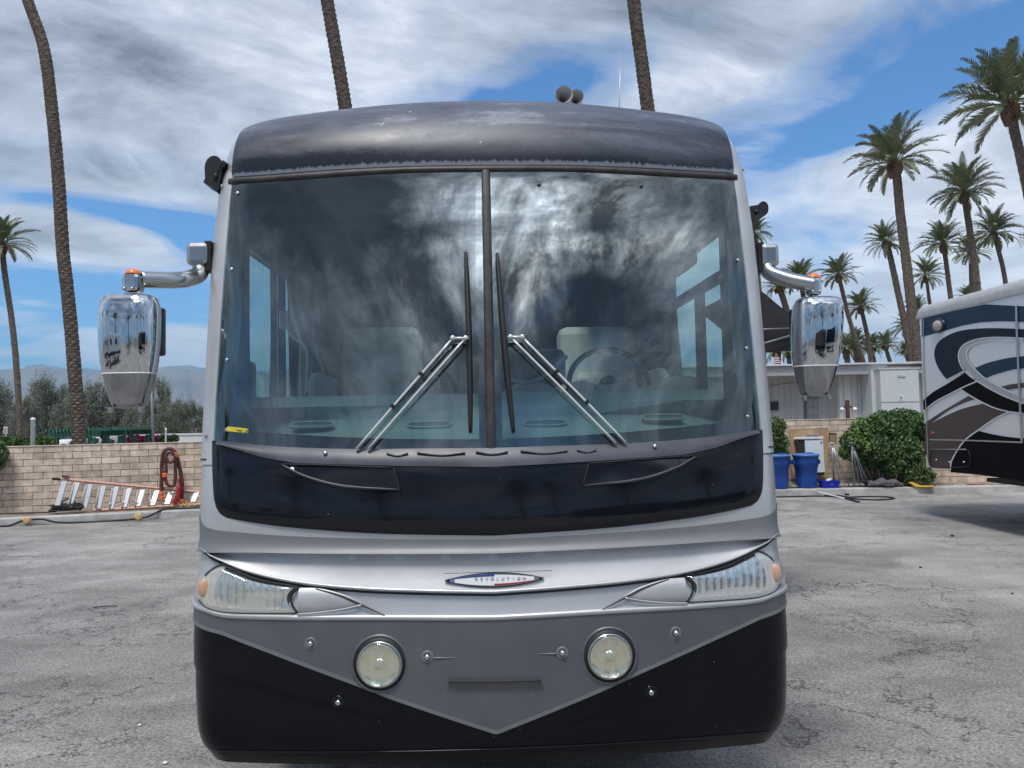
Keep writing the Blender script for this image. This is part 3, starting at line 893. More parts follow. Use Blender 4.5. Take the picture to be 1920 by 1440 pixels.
bush('climbing_shrub', 'large green leafy shrub spilling over the right block wall beside the second motorhome', 'shrub', bl, M['leaf_green'], 17000, .038, 5)
bl = [(P(x, y, 17.6), r * 17.6 / F) for x, y, r in ((1452, 800, 22), (1455, 830, 24), (1448, 860, 26), (1462, 850, 16), (1440, 825, 26))]
bush('climbing_shrub', 'green leafy shrub against the wall beside the motorhome pillar', 'shrub', bl, M['leaf_green'], 5000, .036, 6)
bl = [(P(x, y, 15.2), r * 15.2 / F) for x, y, r in ((-8, 852, 22), (-2, 838, 12), (-14, 870, 20), (-30, 850, 26))]
bush('wall_shrub', 'dark green shrub hanging on the wall at the far left edge', 'shrub', bl, M['leaf_green'], 4000, .03, 7)
def hedge(label, x0, x1, y, Y, mat, name='hedge', hpx=10, n=5000, size=.05, cat='hedge', seed=1):
    bl = []; k = max(3, int((x1 - x0) / hpx))
    for i in range(k + 1):
        x = x0 + (x1 - x0) * i / k
        bl.append((P(x, y + random.Random(i + seed).uniform(-1.5, 1.5), Y), hpx * Y / F * 1.1))
    return bush(name, label, cat, bl, mat, n, size, seed)
hedge('clipped green hedge beyond the left wall', -30, 92, 831, 19, M['leaf_hedge'], hpx=11, n=9000, size=.045)
hedge('low magenta bougainvillea beyond the wall right of the mirror', 243, 302, 824, 27, M['bougain'], 'bougainvillea', 6, 3500, .06, 'flowering shrub', 2)
hedge('small magenta bougainvillea between the green shelter legs', 197, 208, 829, 26, M['bougain'], 'bougainvillea', 4, 900, .05, 'flowering shrub', 3)
hedge('small green bush at the foot of the tilted post', 306, 328, 822, 26, M['leaf_hedge'], 'low_bush', 6, 1500, .05, 'bush', 4)

# ---------------------------------------------------------------- mountains
def range_(label, pts, Y, seed, depth):
    rnd = random.Random(seed)
    ridge_ = lin([Vector((x, y, 0)) for x, y in pts], 160)
    rows = [[], [], [], [], []]
    for i, q in enumerate(ridge_):
        jit = noise.noise(Vector((i * .22, seed, 0))) * 3.0 + noise.noise(Vector((i * .7, seed, 5))) * 1.2
        top = P(q.x, q.y + jit, Y)
        for k, (f, dy) in enumerate(((0, -1.0), (.35, -.7), (.62, -.45), (.85, -.2), (1, 0))):
            j2 = noise.noise(Vector((i * .35, k * 3.1, seed))) * depth * .16
            rows[k].append(Vector((top.x * (Y + dy * depth) / Y, Y + dy * depth + j2, top.z * f * (1 + noise.noise(Vector((i * .5, k * 2.0, seed + 9))) * .12 * (f < 1)))))
    back = [Vector((p.x, p.y + depth, 0)) for p in rows[-1]]
    b = MB(); b.grid(rows + [back], smooth=False)
    return b.build('mountains', M['mountain'], kind='structure', label=label)
range_(None, [(-900, 720), (-500, 700), (-200, 706), (0, 697), (40, 690), (80, 688), (130, 697), (160, 700), (200, 696), (290, 692), (340, 690), (380, 700), (450, 706), (600, 700), (900, 706)], 4200, 3, 700)
range_(None, [(-900, 705), (-400, 690), (0, 694), (60, 686), (85, 683), (120, 690), (180, 694), (300, 687), (350, 684), (380, 690), (500, 696), (900, 690)], 6800, 8, 900)

# ---------------------------------------------------------------- left background things
def shelter(label, x0, x1, ytop, Y):
    a, b_ = P(x0, ytop, Y), P(x1, ytop - (x1 - x0) * .018, Y)
    root = empty('picnic_shelter', ((a.x + b_.x) / 2, Y + 1, .14), 0, label, 'shelter', 'green timber shelters beyond the left wall')
    o = root.location; L = b_.x - a.x; H = a.z - .14
    t = MB()
    t.box((0, -.85, H - .07), (L, .06, .16)); t.build('beam', M['green_wood'], root)
    t = MB(); t.box((0, .85, H - .07), (L, .06, .16)); t.build('beam', M['green_wood'], root)
    s = MB(); n = 14
    for i in range(n): s.box((-L / 2 + L * (i + .5) / n, 0, H + .05), (.05, 2.3, .08))
    s.build('roof_slats', M['green_wood'], root)
    for sx_ in (-1, 1):
        for sy_ in (-1, 1):
            lg = MB(); lg.box((sx_ * (L / 2 - .18), sy_ * .85, (H - .16) / 2), (.10, .10, H - .16)); lg.build('post', M['green_wood'], root)
            br = MB(); p0 = Vector((sx_ * (L / 2 - .2), sy_ * .85, H - .75)); p1 = Vector((sx_ * (L / 2 - .75), sy_ * .85, H - .15))
            br.tube([p0, p1], .05, 4, smooth=False); br.build('brace', M['green_wood'], root)
shelter('long green timber shelter partly behind the big left palm trunk', 88, 182, 811, 21.5)
shelter('shorter green slatted shelter right of the big left palm trunk', 182, 232, 808, 22.5)

def post(label, px, ytop, Y, wpx, mat, name='post', cat='post', lean=0, cap=None):
    p = P(px, ytop, Y); r = wpx * Y / F / 2
    root = empty(name, (p.x, Y, 0), 0, label, cat)
    MB().tube([(lean, 0, -.1) if False else (-lean, 0, 0), (0, 0, p.z)], [r * 1.05, r * .92], 12).build('shaft', mat, root)
    MB().lathe([(r * .95, 0), (r * .9, .03), (r * .5, .05), (.0001, .055)], Matrix.Translation((0, 0, p.z)), 12).build('cap', cap or M['white_paint'], root)
    return root
post('thick weathered grey post beyond the wall at far left', 62, 787, 18.0, 9, M['grey_wood'])
post('tall thin grey steel pole beside the left mirror', 283, 700, 24, 5.0, M['galv'], 'steel_pole', 'pole', -.12)
post('short tilted pale post near the motorhome, beyond the wall', 311, 806, 19, 4.0, M['galv'], lean=.0)
def sign_small():
    p = P(10.5, 800, 22)
    root = empty('parking_sign', (p.x, 22, 0), 0, 'small white parking sign on a thin post at the far left', 'sign')
    MB().tube([(0, .02, 0), (0, .02, p.z)], .02, 8).build('post', M['galv'], root)
    MB().box((0, 0, p.z - .10), (.11, .012, .20), None, .004).build('sign_plate', M['white_paint'], root)
    for k, z_ in enumerate((.035, .08, .115, .15)):
        MB().box((0, -.009, p.z - .01 - z_), (.07, .004, .018)).build('sign_print', M['red_emblem'], root)
sign_small()
def boat_cover(label, x0, x1, y0, y1, Y, name='parked_trailer'):
    a, b_ = P(x0, y1, Y), P(x1, y0, Y)
    root = empty(name, ((a.x + b_.x) / 2, Y, 0), 0, label, 'vehicle')
    L = b_.x - a.x; H = b_.z
    t = MB(); t.box((0, .6, H - .35), (L, 1.4, .7), None, .12); t.build('body', M['white_paint'], root)
    t = MB(); t.box((L * .15, -.112, H - .22), (L * .3, .02, .16), None, .004); t.build('window', M['dark_glass'], root)
    for sx_ in (-.3, .3):
        t = MB().lathe([(.0001, -.1), (.26, -.1), (.30, -.05), (.30, .05), (.26, .1), (.0001, .1)], Matrix.Translation((L * sx_, 0.05, .3)) @ Matrix.Rotation(R(90), 4, 'X'), 16)
        t.build('wheel', M['tyre'], root)
boat_cover('white parked vehicle seen under the long green shelter', 104, 133, 824, 832, 25)
boat_cover('white parked van seen right of the big palm trunk', 164, 194, 814, 832, 27, 'parked_van')
def low_white_wall():
    a, b_ = P(196, 822, 30), P(430, 814, 30)
    root = empty('low_wall', (a.x, 30, 0), 0, 'low white wall in the distance next to the motorhome pillar', 'wall')
    MB().box(((b_.x - a.x) / 2, .1, b_.z / 2), (b_.x - a.x, .2, b_.z)).build('wall_panel', M['white_paint'], root)
    MB().box(((b_.x - a.x) / 2, .1, b_.z + .03), (b_.x - a.x + .05, .26, .06)).build('coping', M['white_paint'], root)
low_white_wall()

# ---------------------------------------------------------------- ladder
def ladder():
    Yb, Yt = 15.35, 15.62
    def on(px, py, t, e=.0):
        # lying in a plane leaning on the wall; t 0 at the foot 1 at the top rail
        x = (px - 372) / (115 - 372)
        Yw = 16.35 - x * 1.0
        return P(px, py, Yw - .28 + .16 * t - e)
    root0 = on(372, 945, 0)
    root = empty('stepladder', (root0.x, root0.y, .16), 0, 'orange and aluminium stepladder lying on its side against the left wall', 'ladder')
    O = Vector(root.location)
    def L(p): return p - O
    up0, up1 = on(112, 898, 1), on(470, 932, 1)
    lo0, lo1 = on(176, 957, 0), on(470, 940, 0)
    MB().tube([L(up0), L(up1)], .024, 4, smooth=False, flat=1.2).build('rail', M['orange_rail'], root)
    MB().tube([L(lo0), L(lo1)], .022, 4, smooth=False, flat=1.2).build('rail', M['orange_rail'], root)
    lz = [(108, 948, 122, 902), (130, 950, 146, 905), (158, 953, 170, 908), (184, 954, 195, 911), (208, 954, 219, 913), (233, 951, 243, 916), (259, 949, 268, 919), (286, 947, 295, 920), (313, 945, 322, 922), (362, 941, 369, 924)]
    for i, (x0, y0, x1, y1) in enumerate(lz):
        a, b_ = on(x0, y0, .05, .02), on(x1, y1, .95, .02)
        d = (b_ - a); c = (a + b_) / 2
        ax = d.normalized(); yv = Vector((0, 1, 0)); xv = ax.cross(yv).normalized() * -1; yv2 = ax.cross(xv)
        Mx = Matrix((xv, yv2, ax)).transposed()
        st = MB(); st.box(L(c), (.10, .035, d.length), Mx)
        for dx in (-.036, 0, .036): st.box(L(c) + xv * dx + Vector((0, -.02, 0)), (.006, .012, d.length), Mx)
        st.build('tread', M['alu'], root)
        # thin rear rail bar and corner braces
        if i < 9:
            MB().tube([L(a + Vector((.19, .05, .0))), L(b_ + Vector((.14, .05, -.05)))], .014, 6).build('rear_bar', M['slat'], root)
        MB().tube([L(b_ + Vector((0, -.01, -.10))), L(b_ + Vector((-.13, -.01, .0)))], .009, 5).build('brace', M['alu'], root)
        if i > 3:
            MB().tube([L(a + Vector((.0, -.01, .12))), L(a + Vector((-.13, -.01, .02)))], .009, 5).build('brace', M['alu'], root)
    MB().box(L(up0) + Vector((-.06, 0, 0)), (.16, .06, .05), Matrix.Rotation(R(5), 3, 'Y'), .01).build('foot', M['black_rubber'], root)
    MB().box(L(up0) + Vector((.10, .02, .045)), (.12, .06, .03), Matrix.Rotation(R(5), 3, 'Y'), .01).build('foot', M['black_rubber'], root)
ladder()

# hung hoses
def wallp(px, py, e=.1):
    x = (px - 372) / (115 - 372)
    return P(px, py, 16.30 - x * 1.0 - e)
def hoses():
    c = wallp(318, 850)
    root = empty('hung_hose', (c.x, c.y, .16), 0, 'dark rust-red hose looped over a hook on the left wall', 'hose')
    O = Vector(root.location)
    def T(pts, r, mat, nm, n=40):
        MB().tube([p - O for p in crom([wallp(x, y, e) for x, y, e in pts], n)], r, 10).build(nm, mat, root)
    T([(302, 930, .16), (303, 900, .14), (304, 865, .13), (308, 846, .12), (318, 841, .12), (328, 848, .13), (335, 870, .13), (341, 900, .15), (341, 938, .16)], .040, M['red_hose'], 'hose_loop')
    T([(312, 888, .2), (311, 868, .2), (312, 852, .2), (320, 848, .2), (328, 856, .2), (329, 875, .2), (327, 908, .2), (320, 912, .22), (312, 905, .22), (308, 880, .2)], .033, M['red_hose'], 'hose_loop')
    T([(312, 858, .24), (316, 866, .24), (323, 866, .25), (328, 858, .24), (326, 848, .24)], .030, M['red_hose'], 'hose_loop', 24)
    MB().lathe([(.035, 0), (.035, .06), (.05, .07), (.0001, .075)], Matrix.Translation(wallp(318, 848, .0) - O) @ Matrix.Rotation(R(90), 4, 'X'), 12).build('hook', M['steel'], root)
    for (x, y) in ((329, 853), (309, 891), (302, 926), (303, 934), (340, 940)):
        MB().lathe([(.0001, -.045), (.045, -.045), (.048, -.02), (.044, 0), (.048, .02), (.045, .045), (.0001, .045)], Matrix.Translation(wallp(x, y, .22) - O), 14).build('coupling', M['orange_cap'], root)
    c2 = wallp(334, 925)
    r2 = empty('red_hose', (c2.x, c2.y, .16), 0, 'bright red flat hose hanging inside the rust-red loops', 'hose')
    O2 = Vector(r2.location)
    MB().tube([p - O2 for p in crom([wallp(335, 897, .25), wallp(336, 912, .26), wallp(333, 930, .27), wallp(327, 943, .27)], 16)], [.02] * 5 + [.045] * 6 + [.05] * 5, 8).build('hose_body', M['red_hose_b'], r2)
    MB().lathe([(.03, 0), (.035, .02), (.0001, .025)], Matrix.Translation(wallp(327, 945, .27) - O2), 10).build('nozzle', M['orange_cap'], r2)
hoses()
def coil():
    c = P(125, 948, 15.2)
    root = empty('coiled_cable', (c.x, c.y, .16), 0, 'coiled black cable heaped by the foot of the ladder', 'cable')
    rnd = random.Random(4); pts = []
    for i in range(150):
        a = i * .30; rx = .26 + .07 * math.sin(i * .17); 
        up = .05 + .0009 * i + (.16 * max(0, math.sin(a)) ** 2 if 60 < i < 84 else 0)
        pts.append(Vector((math.cos(a) * rx + rnd.uniform(-.01, .01), math.sin(a) * rx * .6, up)))
    MB().tube(pts, .014, 6).build('coil', M['cable'], root)
    MB().tube(crom([(-.2, 0, .03), (-.5, -.05, .02), (-.9, -.02, .015), (-1.3, -.1, .015)], 16), .014, 6).build('cable_tail', M['cable'], root)
coil()
def kerb_face(px, h, back=0.0):
    """point on the kerb face under a pixel column"""
    d = ray(px, 975); a = Vector((d.x, d.y)).normalized()
    for (x0, y0), (x1, y1) in zip(KP, KP[1:]):
        e = Vector((x1 - x0, y1 - y0)); den = a.x * e.y - a.y * e.x
        if abs(den) < 1e-9: continue
        u = (x0 * a.y - y0 * a.x) / -den if False else (a.y * x0 - a.x * y0) / (a.x * e.y - a.y * e.x)
        if 0 <= u <= 1:
            p = Vector((x0, y0)) + e * u
            if p.dot(a) > 0:
                n = Vector((-e.y, e.x)).normalized()
                return Vector((p.x + n.x * back, p.y + n.y * back, h))
    return G(px, 975, h)
def power_cord():
    c0 = kerb_face(150, 0)
    root = empty('power_cord', tuple(c0), 0, 'black power cord running along the left kerb with two yellow connectors', 'cord')
    O = Vector(root.location)
    prof = [(-120, .02, -.05), (-60, .02, -.05), (0, .022, -.05), (22, .03, -.05), (40, .09, -.05), (52, .12, -.05), (64, .12, -.05), (82, .115, -.05), (105, .05, -.05), (150, .022, -.06), (200, .022, -.05), (240, .03, -.05), (262, .04, -.05), (278, .07, -.05), (292, .13, -.04), (305, .185, .04), (330, .185, .12), (360, .185, .10), (420, .185, .10)]
    pts = [kerb_face(*p) for p in prof]
    MB().tube([p - O for p in crom(pts, 110)], .020, 8).build('cable', M['cable'], root)
    for px, h in ((53, .115), (261, .075)):
        c = kerb_face(px, h, -.075) - O
        b = MB(); b.box(c, (.10, .07, .12), Matrix.Rotation(R(20), 3, 'Y'), .02); b.tube([c + Vector((-.075, 0, .02)), c + Vector((.075, 0, -.02))], .033, 10)
        b.build('connector', M['plug'], root)
power_cord()
def yellow_bits():
    c = G(350, 950, .17)
    root = empty('yellow_connector', tuple(c), 0, 'small yellow connector lying behind the kerb near the motorhome', 'connector')
    for k in range(4):
        b = MB(); b.box((k * .07 - .1, (k % 2) * .04, .02 + .03 * (k % 2)), (.03, .03, .12), Matrix.Rotation(R(40 - 30 * k), 3, 'Y'), .008); b.build('prong', M['plug'], root)
yellow_bits()

# ---------------------------------------------------------------- right background: mobile home
def mobile_home():
    Y = 25.0
    root = empty('mobile_home', (P(1590, 760, Y).x, Y, 0), 0, 'low white mobile home with grooved siding and grey fascia beyond the right wall', 'building')
    O = Vector(root.location)
    def X(px, Y_=Y): return P(px, 740, Y_).x - O.x
    def Z(px, py, Y_=Y): return P(px, py, Y_).z
    ztop = Z(1580, 704, Y)
    x0, xm, x1 = X(1200), X(1563), X(1900)
    b = MB(); b.box(((x0 + xm) / 2, 3.3, ztop / 2), (xm - x0, 6, ztop))
    b.build('grey_wall', M['siding_grey'], root)
    b = MB(); b.box(((xm + x1) / 2, 2.9, ztop / 2), (x1 - xm, 6.4, ztop))
    b.build('white_wall', M['siding'], root)
    g = MB()
    k = xm
    i = 0
    while k < x1:
        g.box((k, -.302, ztop / 2), (.022, .012, ztop - .05)); k += .20 + .05 * (i % 2); i += 1
    g.build('groove', M['fascia'], root)
    g = MB(); k = x0
    while k < xm - .1:
        g.box((k, .296, ztop / 2), (.014, .012, ztop - .05)); k += .20
    g.build('groove', M['fascia'], root)
    zf0, zf1 = Z(1580, 705), Z(1580, 688)
    b = MB(); b.box(((x0 + x1) / 2, 2.6, (zf0 + zf1) / 2), (x1 - x0 + .3, 7.0, zf1 - zf0), None, .01); b.build('fascia', M['fascia'], root)
    b = MB(); b.box(((x0 + x1) / 2, 2.6, zf1 + .035), (x1 - x0 + .4, 7.2, .06), None, .01); b.build('roof', M['siding_grey'], root)
    MB().tube([(X(1432), .27, Z(1432, 726)), (X(1500), .27, Z(1500, 716))], .015, 5).build('conduit', M['fascia'], root)
    # panelled door
    dx0, dx1 = X(1517), X(1540); dz1 = Z(1528, 745)
    d = MB(); d.box(((dx0 + dx1) / 2, .28, dz1 / 2), (dx1 - dx0, .05, dz1), None, .01); do = d.build('door', M['door_grey'], root)
    for r_ in range(4):
        for c_ in (-1, 1):
            b = MB(); b.box(((dx0 + dx1) / 2 + c_ * .09, .25, dz1 - .18 - r_ * .28), (.12, .02, .17), None, .008); b.build('door_panel', M['fascia'], do)
    MB().box((dx0 + .04, .24, 1.0), (.03, .03, .1)).build('handle', M['steel'], do)
    b = MB()
    b.box((dx0 - .035, .27, dz1 / 2), (.05, .07, dz1)); b.box(((dx0 + dx1) / 2, .27, dz1 + .03), (dx1 - dx0 + .1, .07, .05)); b.build('door_frame', M['grey_wood'], do)
    # small window
    wz0, wz1 = Z(1455, 772), Z(1455, 750)
    b = MB(); b.box((X(1456), .28, (wz0 + wz1) / 2), (.36, .04, wz1 - wz0), None, .01); wo_ = b.build('window', M['fascia'], root)
    b = MB(); b.box((X(1456), .25, (wz0 + wz1) / 2), (.26, .02, wz1 - wz0 - .1)); b.build('pane', M['dark_glass'], wo_)
    MB().box((X(1567), -.33, ztop / 2), (.06, .05, ztop)).build('corner_board', M['siding'], root)
    # drain pipe
    MB().tube([(X(1635), -.55, Z(1635, 692)), (X(1636), -.55, Z(1636, 704)), (X(1638), -.36, Z(1638, 716))], .03, 8).build('downpipe', M['black_plastic'], root)
    MB().box((X(1680), -.915, Z(1680, 689)), (X(1722) - X(1642), .02, .03)).build('flashing', M['rust'], root)
mobile_home()
def cooler():
    Y = 23.6
    a, b_ = P(1653, 767, Y), P(1722, 691, Y)
    root = empty('cooler_unit', ((a.x + b_.x) / 2, Y, 0), 0, 'large pale grey cooler cabinet standing against the mobile home above the shrub', 'cooler')
    O = Vector(root.location); L = b_.x - a.x; z0, z1 = .3, b_.z
    t = MB(); t.box((0, .5, (z0 + z1) / 2), (L, 1.0, z1 - z0), None, .012); t.build('cabinet', M['unit'], root)
    l = P(1638, 700, Y + .3).x - O.x
    t = MB(); t.box((l / 2 - L / 4 - .02 + .0, .72, (z0 + z1) / 2), (abs(l) - L / 2 + .06, .7, z1 - z0 - .02)); t.build('side_panel', M['unit'], root)
    t = MB(); t.box((0, .52, z1 + .012), (L + .06, 1.08, .03)); t.build('lid', M['siding'], root)
    zz = P(1687, 753, Y).z
    t = MB(); t.box((0, -.006, zz), (L, .012, .02)); t.build('panel_seam', M['fascia'], root)
    c = P(1690, 705, Y); cx = c.x - O.x
    t = MB(); t.box((cx, -.01, c.z), (.24, .02, .065), None, .006); lv = t.build('badge_plate', M['fascia'], root)
    t = MB(); t.box((cx + .07, -.025, c.z), (.06, .012, .04)); t.build('badge_light', M['white_paint'], lv)
    c = P(1689, 746, Y); cx = c.x - O.x
    t = MB(); t.box((cx, -.006, c.z), (.17, .008, .17)); st = t.build('sticker', M['white_paint'], root)
    for s in (-1, 1):
        t = MB(); t.box((cx, -.013, c.z), (.12, .004, .022), Matrix.Rotation(R(45 * s), 3, 'Y')); t.build('sticker_mark', M['rust'] if s > 0 else M['fascia'], st)
    for s in (-1, 1):
        MB().box((s * L * .4, .5, .15), (.1, .8, .3)).build('leg', M['galv'], root)
cooler()
def flood():
    Y = 18.6
    a = P(1588.5, 750, Y)
    root = empty('floodlight_post', (a.x, Y, 0), 0, 'brown post with two white floodlights beyond the right wall', 'light')
    MB().box((0, 0, a.z / 2), (.075, .075, a.z), None, .006).build('post', M['rust'], root)
    zz = P(1588, 763, Y).z
    for s in (-1, 1):
        arm = Vector((s * .11, -.02, zz - .02)); hd = Vector((s * .15, -.05, zz - .06))
        lt = MB().tube([(s * .03, 0, zz + .03), arm, hd], [.016, .022, .024], 8).build('lamp_arm', M['black_plastic'], root)
        MB().lathe([(.02, -.06), (.055, .0), (.06, .03), (.05, .045), (.0001, .05)], Matrix.Translation(hd) @ Vector((s * .5, -.6, -.7)).to_track_quat('Z', 'Y').to_matrix().to_4x4(), 16).build('bulb', M['white_paint'], lt)
flood()
def flag():
    Y = 36
    a, t_ = P(1467, 700, Y), P(1467, 668, Y)
    root = empty('flag', (a.x, Y, 0), 0, 'tiny red, white and blue flag on a thin pole beside the motorhome pillar', 'flag')
    MB().tube([(0, 0, 0), (0, 0, t_.z + .1)], .02, 6).build('pole', M['white_paint'], root)
    w_, h_ = .36, .36; n = 7
    for i in range(n):
        rows = [[Vector((-w_ * u / 6, .03 * math.sin(u * 1.3), t_.z - h_ * (i + v) / n)) for u in range(7)] for v in (0, 1)]
        b = MB(); b.grid(rows); b.build('flag_stripe', M['red_emblem'] if i % 2 == 0 else M['white_paint'], root)
    rows = [[Vector((-w_ * .45 * u / 3, .03 * math.sin(u * .6) - .012, t_.z - h_ * .5 * v)) for u in range(4)] for v in (0, 1)]
    b = MB(); b.grid(rows); b.build('flag_canton', M['blue_emblem'], root)
flag()

# ---------------------------------------------------------------- right foreground strip
ZB = .16
def bin_(label, px, Y, group='blue plastic barrels on the planting strip'):
    c = P(px, 900, Y)
    root = empty('waste_bin', (c.x, Y, ZB), 0, label, 'bin', group)
    prof = [(.0001, .0), (.215, .0), (.225, .03), (.232, .20), (.245, .45), (.262, .47), (.27, .60), (.275, .70), (.29, .705), (.29, .725), (.27, .727)]
    rows = []; nn = 40
    b = MB(); b.lathe(prof, Matrix.Identity(4), nn)
    for v_i in range(len(b.v)):
        x, y, z = b.v[v_i]; a = math.atan2(y, x)
        if .02 < z < .46:
            k = 1 - .035 * (1 if math.sin(a * 4) > .2 else 0); b.v[v_i] = (x * k, y * k, z)
    b.build('barrel', M['bin_blue'], root)
    MB().lathe([(.292, .715), (.300, .725), (.296, .745), (.25, .765), (.12, .775), (.0001, .778)], Matrix.Identity(4), 40).build('lid', M['bin_lid'], root)
    MB().box((.04, -.10, .785), (.16, .05, .02), None, .008).build('lid_handle', M['bin_blue'], root)
    for s in (-1, 1):
        MB().box((s * .285, 0, .58), (.045, .14, .10), None, .015).build('handle', M['bin_blue'], root)
bin_('blue lidded barrel standing in front of the white cabinet', 1512, 17.42)
bin_('blue lidded barrel right beside the motorhome body, partly hidden by it', 1458, 17.38)
def board():
    Y = 18.0
    a, b_, c, d = P(1484, 898, Y - .12), P(1551, 895, Y - .12), P(1553, 802, Y + .02), P(1482, 806, Y + .02)
    root = empty('plywood_board', (((a + b_) / 2).x, Y - .15, ZB), 0, 'tan plywood sheet leaning on the wall behind the white cabinet', 'board')
    O = Vector(root.location)
    MB().prism([p - O for p in (a, b_, c, d)], (0, .018, 0)).build('sheet', M['plywood'], root)
    MB().box(((c + d) / 2 - O) + Vector((0, .009, .004)), ((c - d).length, .03, .012), Matrix.Rotation(R(-2), 3, 'Y')).build('edge_band', M['slat'], root)
board()
def cabinet():
    Y = 17.72
    f = [P(1509, 826, Y), P(1543, 825, Y), P(1547, 885, Y), P(1512, 887, Y)]
    root = empty('appliance', (((f[0] + f[1]) / 2).x, Y, ZB), 0, 'white enamel cabinet with dark brown side standing on the planting strip', 'appliance')
    O = Vector(root.location)
    MB().prism([p - O for p in f], (0, .03, 0)).build('front_panel', M['appliance'], root)
    MB().prism([P(1496, 823, Y + .03) - O, P(1509.5, 825, Y + .03) - O, P(1512, 887, Y + .03) - O, P(1500, 890, Y + .03) - O], (0, .16, 0)).build('side_panel', M['brown_panel'], root)
    MB().prism([P(1509, 826, Y + .032) - O, P(1542, 825, Y + .032) - O, P(1546, 890, Y + .032) - O, P(1512, 892, Y + .032) - O], (0, .15, 0)).build('carcass', M['brown_panel'], root)
    MB().prism([P(1495, 823.5, Y - .01) - O, P(1544, 822.5, Y - .01) - O, P(1544, 818, Y - .01) - O, P(1497, 820, Y - .01) - O], (0, .25, 0)).build('top_panel', M['appliance'], root)
    b = MB(); b.box(P(1524, 816, Y + .1) - O, (.28, .14, .05), None, .02); b.build('top_tray', M['galv'], root)
    MB().box(P(1540, 829.5, Y) - O + Vector((0, -.005, 0)), (.03, .008, .04)).build('badge_plate', M['black_plastic'], root)
cabinet()
def tote():
    c = P(1554, 902, 17.3)
    root = empty('storage_tote', (c.x, 17.3, ZB), 0, 'small bright blue plastic tote on the slats', 'tote')
    b = MB()
    rows = []
    for z_, k in ((0, .84), (.005, .86), (.135, .97), (.136, 1.04), (.16, 1.04)):
        rows.append([Vector((x * .20 * k, y * .13 * k, z_)) for x, y in ((-1, -1), (1, -1), (1, 1), (-1, 1))])
    b.grid(rows, smooth=False, close=True); b.add(rows[0], [(3, 2, 1, 0)]); b.build('tub', M['bin_tote'], root)
    b = MB(); b.box((.02, -.12, .08), (.05, .012, .035), None, .005); b.build('handle', M['bin_lid'], root)
    r2 = empty('white_bottle', (c.x + .03, 17.33, ZB + .14), 0, 'white spray bottle lying in the small blue tote', 'bottle')
    MB().tube(crom([(-.08, 0, .01), (0, 0, .03), (.03, 0, .05), (.05, 0, .02)], 10), [.02, .035, .04, .04, .035, .03, .03, .02, .02, .015], 10).build('bottle_body', M['white_paint'], r2)
    MB().box((-.09, 0, .01), (.03, .03, .025), None, .006).build('nozzle', M['galv'], r2)
M['bin_tote'] = pm('bright_blue_plastic', (.012, .03, .42), .35)
tote()
def slats():
    x0, x1 = G(1440, 912, ZB).x, G(1700, 906, ZB).x
    c = G(1575, 908, ZB)
    root = empty('slatted_panel', (c.x, 17.72, ZB), 0, 'bleached slatted panel lying flat along the planting strip under the bins', 'panel')
    n = 38; L = x1 - x0
    b = MB()
    for i in range(n):
        b.box((-L / 2 + L * (i + .5) / n, 0, .055), (.05, .86, .02), Matrix.Rotation(R(4), 3, 'X') @ Matrix.Rotation(R(42), 3, 'Z'))
    b.build('slats', M['slat'], root)
    for yy in (-.30, .30):
        MB().box((0, yy, .02), (L, .03, .03)).build('runner', M['grey_wood'], root)
slats()
def stand(label, px, ytop, ybot, Y, seed):
    a = P(px, ybot, Y); t_ = P(px, ytop, Y)
    root = empty('folding_stand', (a.x, Y, ZB), 0, label, 'stand', 'folded metal stands against the shrub')
    H = t_.z - ZB
    MB().tube([(0, 0, 0), (-.01, .02, H)], .011, 8).build('pole', M['galv'], root)
    MB().box((-.01, .02, H), (.09, .05, .035), None, .008).build('clamp', M['alu'], root)
    MB().box((-.01, .02, H - .07), (.13, .03, .018), None, .005).build('clamp', M['alu'], root)
    for k, (dx, dy) in enumerate(((.06, .05), (.16, .02), (.26, -.02), (.33, -.05))):
        MB().tube([(.01 + .01 * k, .01, H - .10), (dx * .45, dy, H * .5), (dx, dy, 0)], .010, 6).build('leg', M['galv'] if k % 2 else M['steel'], root)
stand('folded grey metal stand left of the other, in front of the tan sign', 1563, 831, 896, 17.45, 1)
stand('folded grey metal stand with white clamp, right of the other', 1600, 830, 902, 17.3, 2)
def small_panel():
    Y = 17.9; f = [P(1555, 812, Y), P(1568, 813, Y), P(1567, 828, Y), P(1556, 827, Y)]
    c = (f[0] + f[1]) / 2
    root = empty('framed_panel', (c.x, Y, ZB), 0, 'small tan framed panel on a stake between the board and the shrub', 'panel')
    O = Vector(root.location)
    MB().prism([p - O for p in f], (0, .02, 0)).build('panel', M['plywood'], root)
    q = [p - O + Vector((0, -.006, 0)) for p in f]
    MB().tube(q + [q[0]], .010, 4, cap=False, smooth=False).build('frame', M['brown_panel'], root)
    MB().tube([(f[2] + f[3]) / 2 - O, Vector((0, .02, 0))], .012, 6).build('stake', M['brown_panel'], root)
small_panel()
